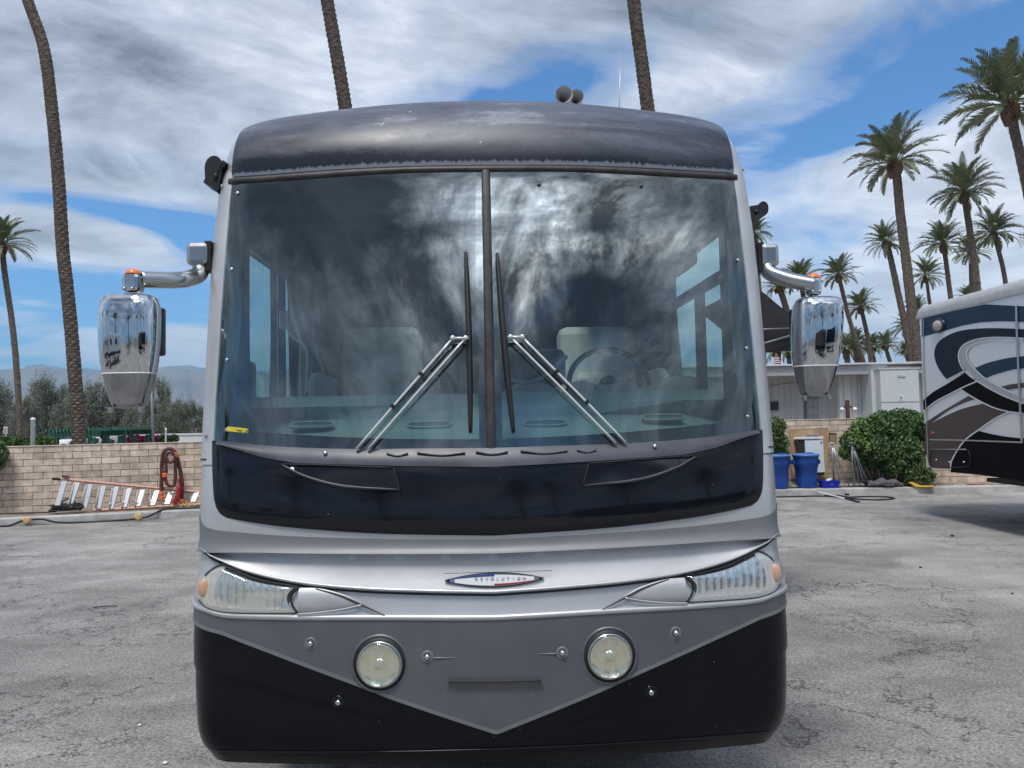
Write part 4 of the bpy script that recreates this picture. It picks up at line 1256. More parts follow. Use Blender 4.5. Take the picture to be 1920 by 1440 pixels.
def bag():
    c = P(1658, 901, 17.25)
    root = empty('duffel_bag', (c.x, 17.25, ZB), 0, 'slumped grey canvas bag lying on the kerb strip in front of the shrub', 'bag')
    rows = []; rnd = random.Random(9)
    for i in range(25):
        t = i / 24; x = -.40 + .80 * t
        h = .09 * (math.sin(math.pi * min(.97, t * .9 + .06)) ** .35) * (.8 + .35 * math.sin(t * 9 + 1) ** 2); d_ = .16 * math.sin(math.pi * min(.95, t * .9 + .08)) ** .4
        row = []
        for j in range(16):
            a = 2 * math.pi * j / 16
            nz = 1 + .14 * noise.noise(Vector((x * 9, math.cos(a) * 2, math.sin(a) * 2)))
            row.append(Vector((x, math.cos(a) * d_ * nz, max(.002, h + math.sin(a) * h * nz))))
        rows.append(row)
    b = MB(); b.grid(rows, close=True); b.add(rows[0], [tuple(range(16))]); b.add(rows[-1], [tuple(reversed(range(16)))])
    b.build('bag_body', M['bag'], root)
    MB().tube(crom([(-.36, -.05, .10), (-.44, -.06, .13), (-.52, -.02, .15), (-.40, .0, .06)], 14), .022, 8).build('bag_sleeve', M['black_rubber'], root)
    pts = [Vector((.12 * math.cos(a) + .02, -.165 - .01 * math.sin(a), .095 + .05 * math.sin(a))) for a in [2 * math.pi * i / 20 for i in range(21)]]
    MB().tube(pts, .008, 6, cap=False).build('bag_handle', M['galv'], root)
bag()
def chocks():
    c = P(1722, 906, 17.15)
    root = empty('yellow_ramp', (c.x, 17.12, ZB), R(-8), 'yellow plastic levelling ramp beneath the shrub', 'ramp')
    MB().prism([Vector(p) for p in ((-.22, -.06, .10), (-.16, -.06, .115), (.10, -.06, .0), (-.10, -.06, .0))], (0, .12, 0)).build('ramp_wedge', M['yellow_paint'], root)
    MB().box((.12, 0, .012), (.34, .18, .024), None, .006).build('ramp_base', M['yellow_paint'], root)
    r2 = empty('crumpled_pad', (c.x - .46, 17.2, ZB), 0, 'small crumpled yellow pad between the bag and the ramp', 'pad')
    b = MB()
    for i in range(6): b.box((.035 * i - .08, .01 * (i % 2), .03 + .012 * (i % 3)), (.05, .08, .035), Matrix.Rotation(R(25 * (i - 2)), 3, 'Y'), .01)
    b.build('padding', M['yellow_paint'], r2)
chocks()
def debris():
    rnd = random.Random(21)
    for i in range(7):
        px = 1765 + i * 22; c = G(px, 905 - (i % 3), ZB)
        lab = ['short pale stick', 'red plastic strip', 'brown twig', 'split wooden stake', 'bent wire scrap', 'pale offcut', 'yellow-brown offcut'][i] + ' on the strip under the second motorhome, item %s from the shrub' % ['first', 'second', 'third', 'fourth', 'fifth', 'sixth', 'seventh'][i]
        m_ = [M['slat'], M['red_emblem'], M['bark'], M['plywood'], M['galv'], M['slat'], M['plug']][i]
        b = MB(); L = rnd.uniform(.15, .35); a = rnd.uniform(-.6, .6)
        b.tube(crom([(-L * math.cos(a), -L * math.sin(a), .015), (0, .02, .03), (L * math.cos(a), L * math.sin(a), .012)], 8), rnd.uniform(.008, .018), 6)
        b.build('scrap', m_, None, lab, 'scrap', origin=None).location = (c.x, 17.25 + .05 * (i % 3), ZB - .02)
debris()
def pole_tool():
    a = P(1440, 895, 17.0); e = G(1611, 941, .02)
    root = empty('extension_pole', tuple(e), 0, 'long white extension pole with black grip lying off the kerb beside the motorhome', 'pole')
    O = Vector(root.location)
    a = G(1430, 897, .20)
    d = (e - a); 
    m1 = a + d * .88
    MB().tube([a - O, m1 - O], .013, 8).build('tube', M['white_paint'], root)
    MB().tube([m1 - O, e - O], [.018, .02], 8).build('grip', M['black_rubber'], root)
    MB().tube([a + d * .40 - O, a + d * .43 - O], .017, 8).build('collar', M['black_rubber'], root)
    MB().tube([a + d * .50 - O, a + d * .51 - O], .016, 8).build('collar', M['black_rubber'], root)
pole_tool()
def ground_hose():
    pts = [G(1400, 931, .02), G(1460, 931.5, .02), G(1540, 930, .02), G(1575, 932, .02), G(1610, 936, .02), G(1650, 937, .02), G(1677, 934.5, .02), G(1660, 931.5, .02), G(1625, 931, .02), G(1590, 932, .03), G(1572, 929, .03), G(1545, 929, .03)]
    c = G(1575, 932, 0)
    root = empty('black_hose', tuple(c), 0, 'black rubber hose looped on the asphalt by the right kerb', 'hose')
    O = Vector(root.location)
    MB().tube([p - O for p in crom(pts, 70)], .016, 8).build('hose_body', M['cable'], root)
    b = MB(); b.box(G(1588, 927, .03) - O, (.10, .04, .04), None, .01); b.build('hose_fitting', M['black_plastic'], root)
ground_hose()
# leaning stick behind the bins
sa, sb = P(1481, 850, 17.75), P(1494, 880, 17.6)
st = empty('wooden_stick', (sb.x, 17.6, ZB), 0, 'thin pale stick leaning between the two blue barrels', 'stick')
d_ = (sb - sa); 
MB().tube([sa - Vector(st.location), sb - Vector(st.location), sb + d_ * ((sb.z - ZB) / max(.01, -d_.z)) - Vector(st.location)], .012, 6).build('shaft', M['slat'], st)
MB().lathe([(.016, 0), (.016, .03), (.0001, .035)], Matrix.Translation(sa - Vector(st.location) - Vector((0, 0, .01))), 8).build('tip', M['black_rubber'], st)
# pebbles and litter on the asphalt
def pebble(label, px, py, s, mat):
    c = G(px, py, .004); b = MB(); rn = random.Random(int(px))
    bm = bmesh.new(); bmesh.ops.create_icosphere(bm, subdivisions=2, radius=1)
    vs = [v.co * (1 + rn.uniform(-.15, .15)) for v in bm.verts]; bm.verts.index_update()
    b.add([Vector((v.x * s, v.y * s * .8, v.z * s * .55 + s * .5)) for v in vs], [tuple(v.index for v in f.verts) for f in bm.faces], True); bm.free()
    o = b.build('pebble', mat, None, label, 'stone'); o.location = c
pebble('dark stone alone on the asphalt under the second motorhome shade edge', 1786, 1006, .030, M['brown_panel'])
pebble('small dark stone on the pale patch of asphalt at right', 1726, 1065, .018, M['brown_panel'])
pebble('tiny dark stone near the right frame edge on the asphalt', 1898, 1114, .014, M['brown_panel'])
pebble('small white chip on the asphalt at lower left near the bumper', 262, 1361, .012, M['white_paint'])
pebble('flat white chip at the bottom left near the bumper corner', 310, 1433, .016, M['white_paint'])
st_ = G(196, 1139, .01)
b = MB(); b.tube(crom([(-.10, -.02, .008), (0, 0, .012), (.12, .02, .008)], 8), .006, 5)
o = b.build('twig', M['cable'], None, 'thin dark twig on the asphalt at left', 'twig'); o.location = st_

# ---------------------------------------------------------------- second motorhome
XS = 7.2
def S2(x, y, dx=0.0):
    """zoomed drawing coordinate -> point on the flank plane"""
    px, py = 1700 + x / 3.6, 520 + y / 3.6
    d = ray(px, py); t = (XS - dx) / d.x
    return Vector((XS - dx, d.y * t, d.z * t + CAMZ))
M['rv_white'] = pm('white_gelcoat', (.66, .67, .68), .25, var=.03, coat=.4)
M['rv_roof'] = pm('grey_roof_cap', (.40, .40, .40), .5, var=.12, vscale=3)
M['rv_navy'] = pm('navy_metallic', (.012, .038, .066), .45, 0, spec=.2, var=.05)
M['rv_slate'] = pm('slate_metallic', (.012, .016, .030), .5, 0, spec=.15)
M['rv_black'] = pm('black_metallic', (.003, .003, .005), .55, 0, spec=.06)
M['rv_brown'] = pm('brown_metallic', (.085, .066, .058), .5, 0, spec=.15, var=.06)
M['rv_dkbrown'] = pm('dark_brown_metallic', (.006, .004, .004), .55, 0, spec=.06)
rv2 = empty('motorhome', (XS, 9.0, 0), 0, 'second motorhome at right with white flank and black, navy and brown swooshes', 'motorhome')
O2 = Vector((XS, 9.0, 0))
Yf = S2(100, 500).y; YN = 4.2
ztopw = S2(100, 275).z; zbot = S2(160, 1285).z
def rv2part(name, b, mat, par=None, label=None):
    return b.build(name, mat, par or rv2, label)
b = MB()
prof = [(Yf - .02, zbot + .0), (Yf + .10, zbot + .35), (Yf + .16, 1.6), (Yf + .18, ztopw - .3), (Yf + .12, ztopw)]
prof = [(y - O2.y, z) for y, z in prof]
r0 = [Vector((0, YN - O2.y, zbot)), Vector((0, YN - O2.y, ztopw))]
cor = [Vector((0.0, Yf - O2.y, zbot)), Vector((0.0, Yf - O2.y, ztopw))]
b.grid([r0, cor], smooth=False)                                          # flank
cr2 = [cor, [Vector((.03, Yf - O2.y + .06, zbot + .1)), Vector((.03, Yf - O2.y + .06, ztopw))], [Vector((.14, Yf - O2.y + .13, zbot + .1)), Vector((.14, Yf - O2.y + .13, ztopw))],
       [Vector((2.4, Yf - O2.y + .15, zbot + .1)), Vector((2.4, Yf - O2.y + .15, ztopw))], [Vector((2.55, Yf - O2.y, zbot)), Vector((2.55, Yf - O2.y, ztopw))], [Vector((2.55, YN - O2.y, zbot)), Vector((2.55, YN - O2.y, ztopw))], r0]
b.grid(cr2)
b.add([(0, YN - O2.y, zbot + .001), (2.55, YN - O2.y, zbot + .001), (2.55, Yf - O2.y, zbot + .001), (0, Yf - O2.y, zbot + .001)], [(0, 1, 2, 3)])
rv2part('body', b, M['rv_white'])
# roof cap with rounded edge
b = MB(); rows = []
for k, (x, z) in enumerate(((-.012, 0), (-.012, .10), (.02, .20), (.10, .28), (.4, .33), (1.28, .37), (2.15, .33), (2.5, .26), (2.57, .1), (2.57, 0))):
    rows.append([Vector((x, Yf - O2.y + .13 - (.05 if 0 < k < 9 else 0), ztopw + z * .55 if False else ztopw + z * .8)), Vector((x, YN - O2.y, ztopw + z * .8))])
b.grid(rows); b.add([r[0] for r in rows], [tuple(range(10))]); rv2part('roof', b, M['rv_roof'])
b = MB(); b.box((1.2, S2(640, 100).y - O2.y - .6, ztopw + .42), (.8, 1.6, .26), None, .08); rv2part('roof_cooler', b, M['bag'])
def band(name, pts, mat, lay, label=None, parent=None):
    out = []; n = len(pts); right = []
    q = []
    for i, (x, y) in enumerate(pts):
        p = S2(x, y); q.append(p)
    # carry the right-hand edge on along the flank
    res = []
    for i, (x, y) in enumerate(pts):
        res.append(q[i])
        j = (i + 1) % n
        if x >= 790 and pts[j][0] >= 790:
            res.append(Vector((XS, YN + .05, q[i].z))); res.append(Vector((XS, YN + .05, q[j].z)))
    loc = [Vector((-.002 - lay * .0025, p.y - O2.y, p.z)) for p in res]
    m = MB()
    m.prism(loc, (.002, 0, 0))
    o = m.build(name, mat, parent or rv2, label)
    return o
def sm(pts, n=None):
    v = crom([(x, y, 0) for x, y in pts], n or len(pts) * 5)
    return [(p.x, p.y) for p in v]
def line2(pts, w_, mat, lay, name='pinstripe'):
    q = [S2(x, y) for x, y in sm(pts)]
    q = [Vector((-.004 - lay * .0025, p.y - O2.y, p.z)) for p in q]
    m = MB(); up = []; lo = []
    for i, p in enumerate(q):
        t = (q[min(i + 1, len(q) - 1)] - q[max(i - 1, 0)]); 
        # constant apparent width: thin in height, wider along the flank
        nrm = Vector((0, -t.z, t.y)); nrm = nrm.normalized() if nrm.length > 0 else Vector((0, 0, 1))
        k = w_ * (1 + 1.8 * abs(nrm.y))
        up.append(p + nrm * k); lo.append(p - nrm * k)
    m.grid([up, lo], smooth=False)
    return m.build(name, mat, rv2)
band('top_band', [(103, 278), (320, 226), (525, 182), (792, 195), (792, 300), (640, 296), (500, 303), (380, 325), (300, 348), (200, 376), (103, 402)], M['rv_navy'], 1)
band('swoosh', sm([(300, 690 - 12), (278, 690), (240, 650), (203, 585), (187, 510), (203, 455), (240, 415), (330, 370), (430, 350), (560, 343), (700, 345), (792, 350)]) + [(792, 412)] + sm([(792, 412), (650, 405), (540, 408), (450, 425), (385, 460), (357, 510), (362, 570), (400, 632)]), M['rv_slate'], 1, 'slate blue curved swoosh')
band('swoosh', sm([(465, 611), (540, 580), (620, 558), (700, 542), (792, 532)]) + sm([(792, 615), (720, 622), (650, 640), (590, 658), (530, 682)]), M['rv_navy'], 1, 'short navy swoosh')
band('swoosh', sm([(113, 830), (180, 775), (270, 722), (405, 637)]) + sm([(475, 697), (400, 735), (300, 785), (200, 838), (117, 905)]), M['rv_black'], 2, 'black diagonal swoosh')
band('swoosh', sm([(370, 755), (480, 706)], 3) + sm([(480, 706), (560, 752), (680, 812), (792, 855)]) + sm([(792, 915), (690, 903), (600, 880), (520, 843), (440, 800), (370, 755)]), M['rv_dkbrown'], 2, 'dark brown swoosh')
band('swoosh', sm([(792, 425), (700, 415), (600, 420), (500, 437), (432, 466), (408, 510), (418, 558), (462, 622), (560, 700), (680, 765), (792, 815)]) + sm([(792, 848), (680, 806), (560, 745), (440, 668), (385, 600), (360, 540), (362, 500), (392, 455), (450, 426), (540, 410), (650, 406), (792, 408)]), M['rv_roof'], 3, 'grey ribbon looping over the swooshes')
band('swoosh', sm([(122, 985), (165, 955), (280, 882), (418, 801)]) + [(460, 822)] + sm([(460, 822), (380, 850), (290, 895), (160, 988)]), M['rv_brown'], 1, 'thin brown upper swoosh')
band('swoosh', [(122, 988)] + sm([(160, 988), (330, 905), (430, 872), (520, 853)]) + sm([(520, 853), (600, 884), (695, 908)]) + sm([(695, 908), (600, 955), (490, 1030), (400, 1100), (340, 1175), (303, 1262)]) + [(300, 1290), (160, 1284), (128, 1180)], M['rv_brown'], 1, 'large brown lower swoosh')
band('swoosh', [(630, 740), (700, 722), (792, 711), (792, 745), (680, 758)], M['rv_brown'], 1, 'small brown stripe')
band('lower_skirt', [(300, 1300)] + sm([(303, 1262), (345, 1175), (400, 1102), (490, 1034)]) + sm([(490, 1034), (600, 1062), (700, 1078), (792, 1086)]) + [(792, 1372), (480, 1332), (300, 1316)], M['rv_black'], 3)
for pts in ([(278, 690), (340, 660), (405, 632), (470, 690)], [(117, 905), (200, 838), (300, 785), (400, 735), (478, 702)], [(370, 757), (440, 802), (520, 846), (600, 882), (690, 905), (792, 918)], [(302, 1298), (305, 1250), (345, 1172), (400, 1098), (490, 1030), (600, 955), (695, 908)],
            [(490, 1032), (600, 1058), (700, 1074), (792, 1084)], [(792, 412), (650, 405), (540, 408), (450, 425), (385, 460), (357, 510), (362, 570), (405, 640), (500, 712), (640, 790), (792, 852)], [(792, 428), (600, 422), (500, 439), (434, 468), (410, 510), (420, 558), (464, 622), (560, 698), (680, 762), (792, 812)]):
    line2(pts, .0065, M['rv_white'], 4)
line2([(160, 1095), (400, 1100), (792, 1114)], .010, M['steel'], 5, 'trim_rail')
line2([(746, 190), (752, 400), (765, 700), (785, 1110)], .008, M['steel'], 5, 'slide_edge')
line2([(118, 280), (120, 600), (140, 960), (150, 1270)], .005, M['steel'], 5, 'corner_seam')
# storage hatch outline, latches, lamp, reflector
hp = [S2(x, y) for x, y in sm([(178, 1156), (300, 1160), (410, 1162), (428, 1180), (436, 1230), (428, 1272), (300, 1282), (190, 1284), (165, 1255), (168, 1200), (178, 1156)], 40)]
h_ = MB().tube([Vector((-.016, p.y - O2.y, p.z)) for p in hp], .007, 5, cap=False).build('storage_hatch', M['black_rubber'], rv2)
MB().tube([Vector((-.022, S2(x, 1158).y - O2.y, S2(x, 1158 + x * .01).z)) for x in (178, 300, 410)], .008, 5).build('hatch_hinge', M['steel'], h_)
for x, y in ((205, 1232), (392, 1247), (295, 1248)):
    p = S2(x, y); MB().lathe([(.018, 0), (.015, .01), (.0001, .012)], Matrix.Translation((-.016, p.y - O2.y, p.z)) @ Matrix.Rotation(R(-90), 4, 'Y'), 12).build('latch', M['chrome_dull'], h_)
p = S2(222, 325); k = .17
pl = MB().lathe([(.165, .0), (.165, .035), (.145, .045), (.125, .03)], Matrix.Translation((-.006, p.y - O2.y, p.z)) @ Matrix.Rotation(R(-90), 4, 'Y') @ Matrix.Diagonal((.75, 1.15, 1, 1)), 28).build('porch_light', M['black_plastic'], rv2)
MB().lathe([(.13, .02), (.11, .045), (.05, .06), (.0001, .062)], Matrix.Translation((-.006, p.y - O2.y, p.z)) @ Matrix.Rotation(R(-90), 4, 'Y') @ Matrix.Diagonal((.75, 1.15, 1, 1)), 24).build('light_lens', M['slat'], pl)
p = S2(182, 1053); MB().lathe([(.035, 0), (.033, .012), (.02, .02), (.0001, .022)], Matrix.Translation((-.008, p.y - O2.y, p.z)) @ Matrix.Rotation(R(-90), 4, 'Y'), 18).build('reflector', M['red_emblem'], rv2)
for y_ in (11.2, 5.6):
    for x_ in (.3, 2.2):
        if y_ > 9 : continue
        wl = MB().lathe([(.30, -.13), (.46, -.14), (.50, -.10), (.50, .10), (.46, .14), (.30, .13)], Matrix.Translation((x_, y_ - O2.y, .5)) @ Matrix.Rotation(R(90), 4, 'Y'), 30).build('wheel', M['tyre'], rv2)
        MB().lathe([(.0001, -.06), (.12, -.08), (.2, -.03), (.30, -.12), (.30, .12), (.2, .03), (.12, .08), (.0001, .06)], Matrix.Translation((x_, y_ - O2.y, .5)) @ Matrix.Rotation(R(90), 4, 'Y'), 24).build('rim', M['chrome_dull'], wl)
b = MB(); b.box((1.45, 8.5 - O2.y, .70), (1.9, 8.2, .06)); rv2part('chassis', b, M['black_rubber'])

# ---------------------------------------------------------------- what stands behind the viewer (seen only as reflections)
def far_palm(x, y, h, seed, lab):
    root = empty('palm_tree', (x, y, 0), 0, lab, 'palm tree', 'palms behind the viewer, seen in reflections')
    ax = crom([Vector((0, 0, 0)), Vector((-.3, 0, h * .5)), Vector((-.9, 0, h))], 24)
    MB().tube(ax, [.30 - .10 * i / 23 for i in range(24)], 10).build('trunk', M['trunk'], root)
    o = bpy.data.objects.new('crown', CROWN[seed % 4]); COL.objects.link(o); o.parent = root; o.location = ax[-1]; o.scale = (2.6,) * 3
for i, (x, y, h) in enumerate(((-16, -24, 9), (-9, -30, 8), (-26, -20, 11), (5, -34, 10), (14, -26, 9), (22, -22, 8), (30, -14, 10), (-32, -8, 10), (11, -44, 12))):
    far_palm(x, y, h, i, ['first', 'second', 'third', 'fourth', 'fifth', 'sixth', 'seventh', 'eighth', 'ninth'][i] + ' palm of the row across the lot, reflected in the glass and chrome')
b = MB(); rn = random.Random(55)
for i in range(80):
    a = R(110 + 320 * 0 + rn.uniform(0, 140)) ; rr_ = rn.uniform(42, 52)
    c = Vector((math.cos(a + R(90) - R(0)) * rr_, -abs(math.sin(a)) * 0 - 0, 0))
    ang = R(rn.uniform(195, 345)); c = Vector((math.cos(ang) * rr_, math.sin(ang) * rr_, rn.uniform(.8, 2.6)))
    leaf_blob(b, rn, c, rn.uniform(1.6, 3.2), 60, .38, .7, .5)
b.build('tree_belt', M['leaf_olive'], kind='stuff', label='belt of low trees across the lot, reflected in the chrome', cat='trees')
def parked(x, y, rz, lab, L=8.5, mat='rv_white', band_='rv_slate'):
    root = empty('parked_motorhome', (x, y, 0), R(rz), lab, 'motorhome', 'motorhomes parked across the lot, seen in reflections')
    b = MB(); b.box((0, 0, 1.95), (2.5, L, 2.9), None, .12); b.build('body', M[mat], root)
    b = MB(); b.box((0, 0, 1.05), (2.53, L + .03, .5), None, .05); b.build('stripe', M[band_], root)
    b = MB(); b.box((0, L / 2 + .02, 2.3), (2.1, .05, 1.2), None, .02); b.build('windshield', M['dark_glass'], root)
    for s in (-1, 1):
        for t in (-.3, .32):
            MB().lathe([(.0001, -.12), (.28, -.13), (.45, -.12), (.48, 0), (.45, .12), (.28, .13), (.0001, .12)], Matrix.Translation((s * 1.1, L * t, .48)) @ Matrix.Rotation(R(90), 4, 'Y'), 20).build('wheel', M['tyre'], root)
        for t in (-.2, .15):
            b = MB(); b.box((s * 1.262, L * t, 2.5), (.02, 1.2, .7), None, .01); b.build('window', M['dark_glass'], root)
parked(-13, -14, 20, 'white motorhome with slate stripe across the lot to the left')
parked(-20, -10, 35, 'white motorhome with brown stripe farthest left across the lot', 8, 'rv_white', 'rv_brown')
parked(9, -18, -10, 'brown motorhome across the lot to the right', 9, 'rv_brown', 'rv_black')
parked(16, -14, -30, 'dark motorhome farthest right across the lot', 8, 'rv_slate', 'rv_white')
# ================================================================ THE MOTORHOME
rv = empty('motorhome', (-0.09, 3.15, 0), R(2.0), 'silver motorhome seen head-on with black brow, split windshield and grey V-shaped bumper panel', 'motorhome')
RVM = Matrix.Translation((-0.09, 3.15, 0)) @ Matrix.Rotation(R(2.0), 4, 'Z')
RVI = RVM.inverted()
CRT = CR.transposed()

def project(v):
    """local RV point -> photo pixel"""
    c = CRT @ ((RVM @ v) - Vector((0, 0, CAMZ)))
    return 960 + F * c.x / -c.z, 720 - F * c.y / -c.z

ZT = [.30, .47, .53, .62, .90, 1.12, 1.31, 1.45, 1.62, 1.73, 2.2, 2.67, 2.97, 3.07, 3.2]
YT = [.08, .01, -.02, -.04, -.045, -.035, -.01, 0, .025, .05, .142, .245, .325, .365, .42]
KT = [.90, .925, .948, .957, .962, .960, .955, .965, .968, .970, .977, .983, .979, .976, .97]

def interp(T, V, z):
    if z <= T[0]: return V[0]
    if z >= T[-1]: return V[-1]
    k = 0
    while z > T[k + 1]: k += 1
    def sl(i):
        if i <= 0: return (V[1] - V[0]) / (T[1] - T[0])
        if i >= len(T) - 1: return (V[-1] - V[-2]) / (T[-1] - T[-2])
        return (V[i + 1] - V[i - 1]) / (T[i + 1] - T[i - 1])
    h = T[k + 1] - T[k]; f = (z - T[k]) / h; f2 = f * f; f3 = f2 * f
    return V[k] * (2 * f3 - 3 * f2 + 1) + sl(k) * h * (f3 - 2 * f2 + f) + V[k + 1] * (-2 * f3 + 3 * f2) + sl(k + 1) * h * (f3 - f2)

CRN = .15; SA = 1.175; TH0 = math.atan(.24 / SA)
SC_ARC = CRN * (math.pi / 2 - TH0); SE = SA + SC_ARC
UE = SA + CRN * (1 - math.sin(TH0)); DE = .12 + CRN * math.cos(TH0)

def W(s, z, off=0.0):
    """front skin of the vehicle: s runs round the nose and along the side, z is height"""
    a = abs(s); sg = 1 if s >= 0 else -1
    if a <= SA:
        u, d = a, .12 * (a / SA) ** 2; th = math.atan(.24 * a / SA / SA)
    elif a <= SE:
        th = TH0 + (a - SA) / CRN
        u = SA + CRN * (math.sin(th) - math.sin(TH0)); d = .12 + CRN * (math.cos(TH0) - math.cos(th))
    else:
        u, d, th = UE, DE + (a - SE), math.pi / 2
    yz = interp(ZT, YT, z); k = interp(ZT, KT, z)
    dy = (interp(ZT, YT, z + .01) - interp(ZT, YT, z - .01)) / .02
    n = Vector((sg * math.sin(th), -math.cos(th), dy * math.cos(th) * 1.0)).normalized()
    return Vector((sg * u * k, d + yz, z)) + n * off

def SZ(px, py, off=0.0):
    """pixel -> (s, z) on the front skin"""
    s = max(-SE + .01, min(SE - .01, (px - 922) / 430.0)); z = 1.85 - (py - 784) / 430.0
    for _ in range(25):
        p0 = W(s, z, off); x0, y0 = project(p0)
        e = 1e-4
        xs, ys = project(W(s + e, z, off)); xz, yz = project(W(s, z + e, off))
        a, b, c, d = (xs - x0) / e, (xz - x0) / e, (ys - y0) / e, (yz - y0) / e
        det = a * d - b * c
        rx, ry = px - x0, py - y0
        if abs(a) < 15:                      # beyond the silhouette: only solve height
            z += ry / d * .8; continue
        ds = (d * rx - b * ry) / det; dz_ = (-c * rx + a * ry) / det
        s += max(-.2, min(.2, ds)); z += max(-.2, min(.2, dz_))
        s = max(-SE + .002, min(SE - .002, s))
        if abs(ds) + abs(dz_) < 1e-6: break
    return Vector((s, z))

def szs(pts, off=0.0): return [SZ(x, y, off) for x, y in pts]
def mir(p): return [Vector((-q.x, q.y)) for q in p]
def PW(px, py, off):
    q_ = SZ(px, py, off)
    return W(q_.x, q_.y, off)
def PD(px, py, d):
    """pixel -> local point on the plane y = d"""
    o = RVI @ Vector((0, 0, CAMZ)); r = RVI.to_3x3() @ ray(px, py)
    return o + r * ((d - o.y) / r.y)
def PU(px, py, u):
    o = RVI @ Vector((0, 0, CAMZ)); r = RVI.to_3x3() @ ray(px, py)
    return o + r * ((u - o.x) / r.x)

def zf(pts):
    """(s,z) list -> smooth z(s)"""
    pts = sorted(pts, key=lambda q: q[0])
    T = [q[0] for q in pts]; V = [q[1] for q in pts]
    return lambda s: interp(T, V, s)
def zl(pts):
    pts = sorted(pts, key=lambda q: q[0])
    def f(s):
        if s <= pts[0][0]: return pts[0][1]
        for a, b in zip(pts, pts[1:]):
            if s <= b[0]: return a[1] + (b[1] - a[1]) * (s - a[0]) / max(b[0] - a[0], 1e-9)
        return pts[-1][1]
    return f
def both(pts):
    """left-hand pixel points -> symmetric (s,z) list"""
    q = szs(pts)
    q = [v for v in q]
    return q + [v for v in mir(q) if abs(v.x) > 1e-3]

def skin(name, fn_lo, fn_hi, s0, s1, ns, nz, off, mat, thick=.015, offf=None, parent=rv, label=None, round_=0.0):
    """a panel lying on the front skin between two height curves"""
    rows = []
    for j in range(nz + 1):
        t = j / nz
        row = []
        for i in range(ns + 1):
            s = s0 + (s1 - s0) * i / ns
            lo, hi = fn_lo(s), fn_hi(s)
            z = lo + (hi - lo) * t
            o_ = off if offf is None else offf(s, t)
            if round_ > 0:
                e = min(t, 1 - t) * abs(hi - lo)
                if e < round_: o_ -= (1 - math.sqrt(max(0, 1 - (1 - e / round_) ** 2))) * min(round_, off + .01) * .8
            row.append(W(s, z, o_))
        rows.append(row)
    return shell(name, rows, mat, thick, parent, label)

def shell(name, rows, mat, thick, parent=rv, label=None):
    """front grid with rims turned back into the body"""
    b = MB()
    b.grid(rows)
    back = Vector((0, thick, 0))
    nr, nc = len(rows), len(rows[0])
    def edge(line):
        b.grid([line, [p + back for p in line]], smooth=False)
    if thick > 0:
        edge(rows[0]); edge(rows[-1]); edge([r[0] for r in rows]); edge([r[-1] for r in rows])
    return b.build(name, mat, parent, label)

def coons(bot, top, left, right, nu, nv, off, dome=0.0, smooth=True):
    """rows of 3D points from four boundary curves in (s,z)"""
    rs = crom if smooth else lin
    B, T, L_, R_ = rs(bot, nu + 1), rs(top, nu + 1), rs(left, nv + 1), rs(right, nv + 1)
    rows = []
    for j in range(nv + 1):
        v = j / nv; row = []
        for i in range(nu + 1):
            u = i / nu
            p = B[i] * (1 - v) + T[i] * v + L_[j] * (1 - u) + R_[j] * u - (B[0] * (1 - u) * (1 - v) + B[-1] * u * (1 - v) + T[0] * (1 - u) * v + T[-1] * u * v)
            o_ = off + dome * (max(0, (1 - (2 * u - 1) ** 6)) * max(0, 1 - (2 * v - 1) ** 4)) ** .5
            row.append(W(p.x, p.y, o_))
        rows.append(row)
    return rows

# ---- curves read off the front (left half, mirrored)
c_wbot = zf(both([(403, 826), (450, 831), (520, 838), (663, 843), (790, 842), (925, 841)]))
c_ledge = zl(both([(404, 832), (450, 845), (500, 861), (560, 871), (735, 876), (925, 878)]))
c_cowl = zf(both([(427, 971), (470, 979), (547, 989), (704, 1000), (925, 1004)]))
c_band = zf(both([(376, 968), (385, 984), (422, 995), (579, 1006), (925, 1011)]))
c_lip = zf(both([(373, 1025), (450, 1029), (579, 1031), (925, 1031)]))
c_hood = zf(both([(372, 1031), (407, 1045), (469, 1072), (563, 1093), (672, 1104), (797, 1109), (925, 1111)]))
c_bt = zf(both([(369, 1118), (391, 1138), (422, 1149), (500, 1152), (720, 1153), (925, 1153)]))
c_bt2 = zf(both([(369, 1127), (391, 1144), (422, 1155), (500, 1159), (720, 1160), (925, 1160)]))
c_V = zl(both([(371, 1160), (391, 1177), (422, 1187), (516, 1223), (657, 1276), (735, 1306), (928, 1370)]))
c_V2 = zl([Vector((q.x, q.y + .014)) for q in both([(371, 1160), (391, 1177), (422, 1187), (516, 1223), (657, 1276), (735, 1306), (928, 1370)])])
c_trimlo = zf(both([(437, 347), (561, 338), (742, 326), (925, 323)]))
c_trimhi = zf(both([(437, 336), (501, 331), (622, 322), (742, 316), (925, 313)]))
SIDE_Z = 3.03

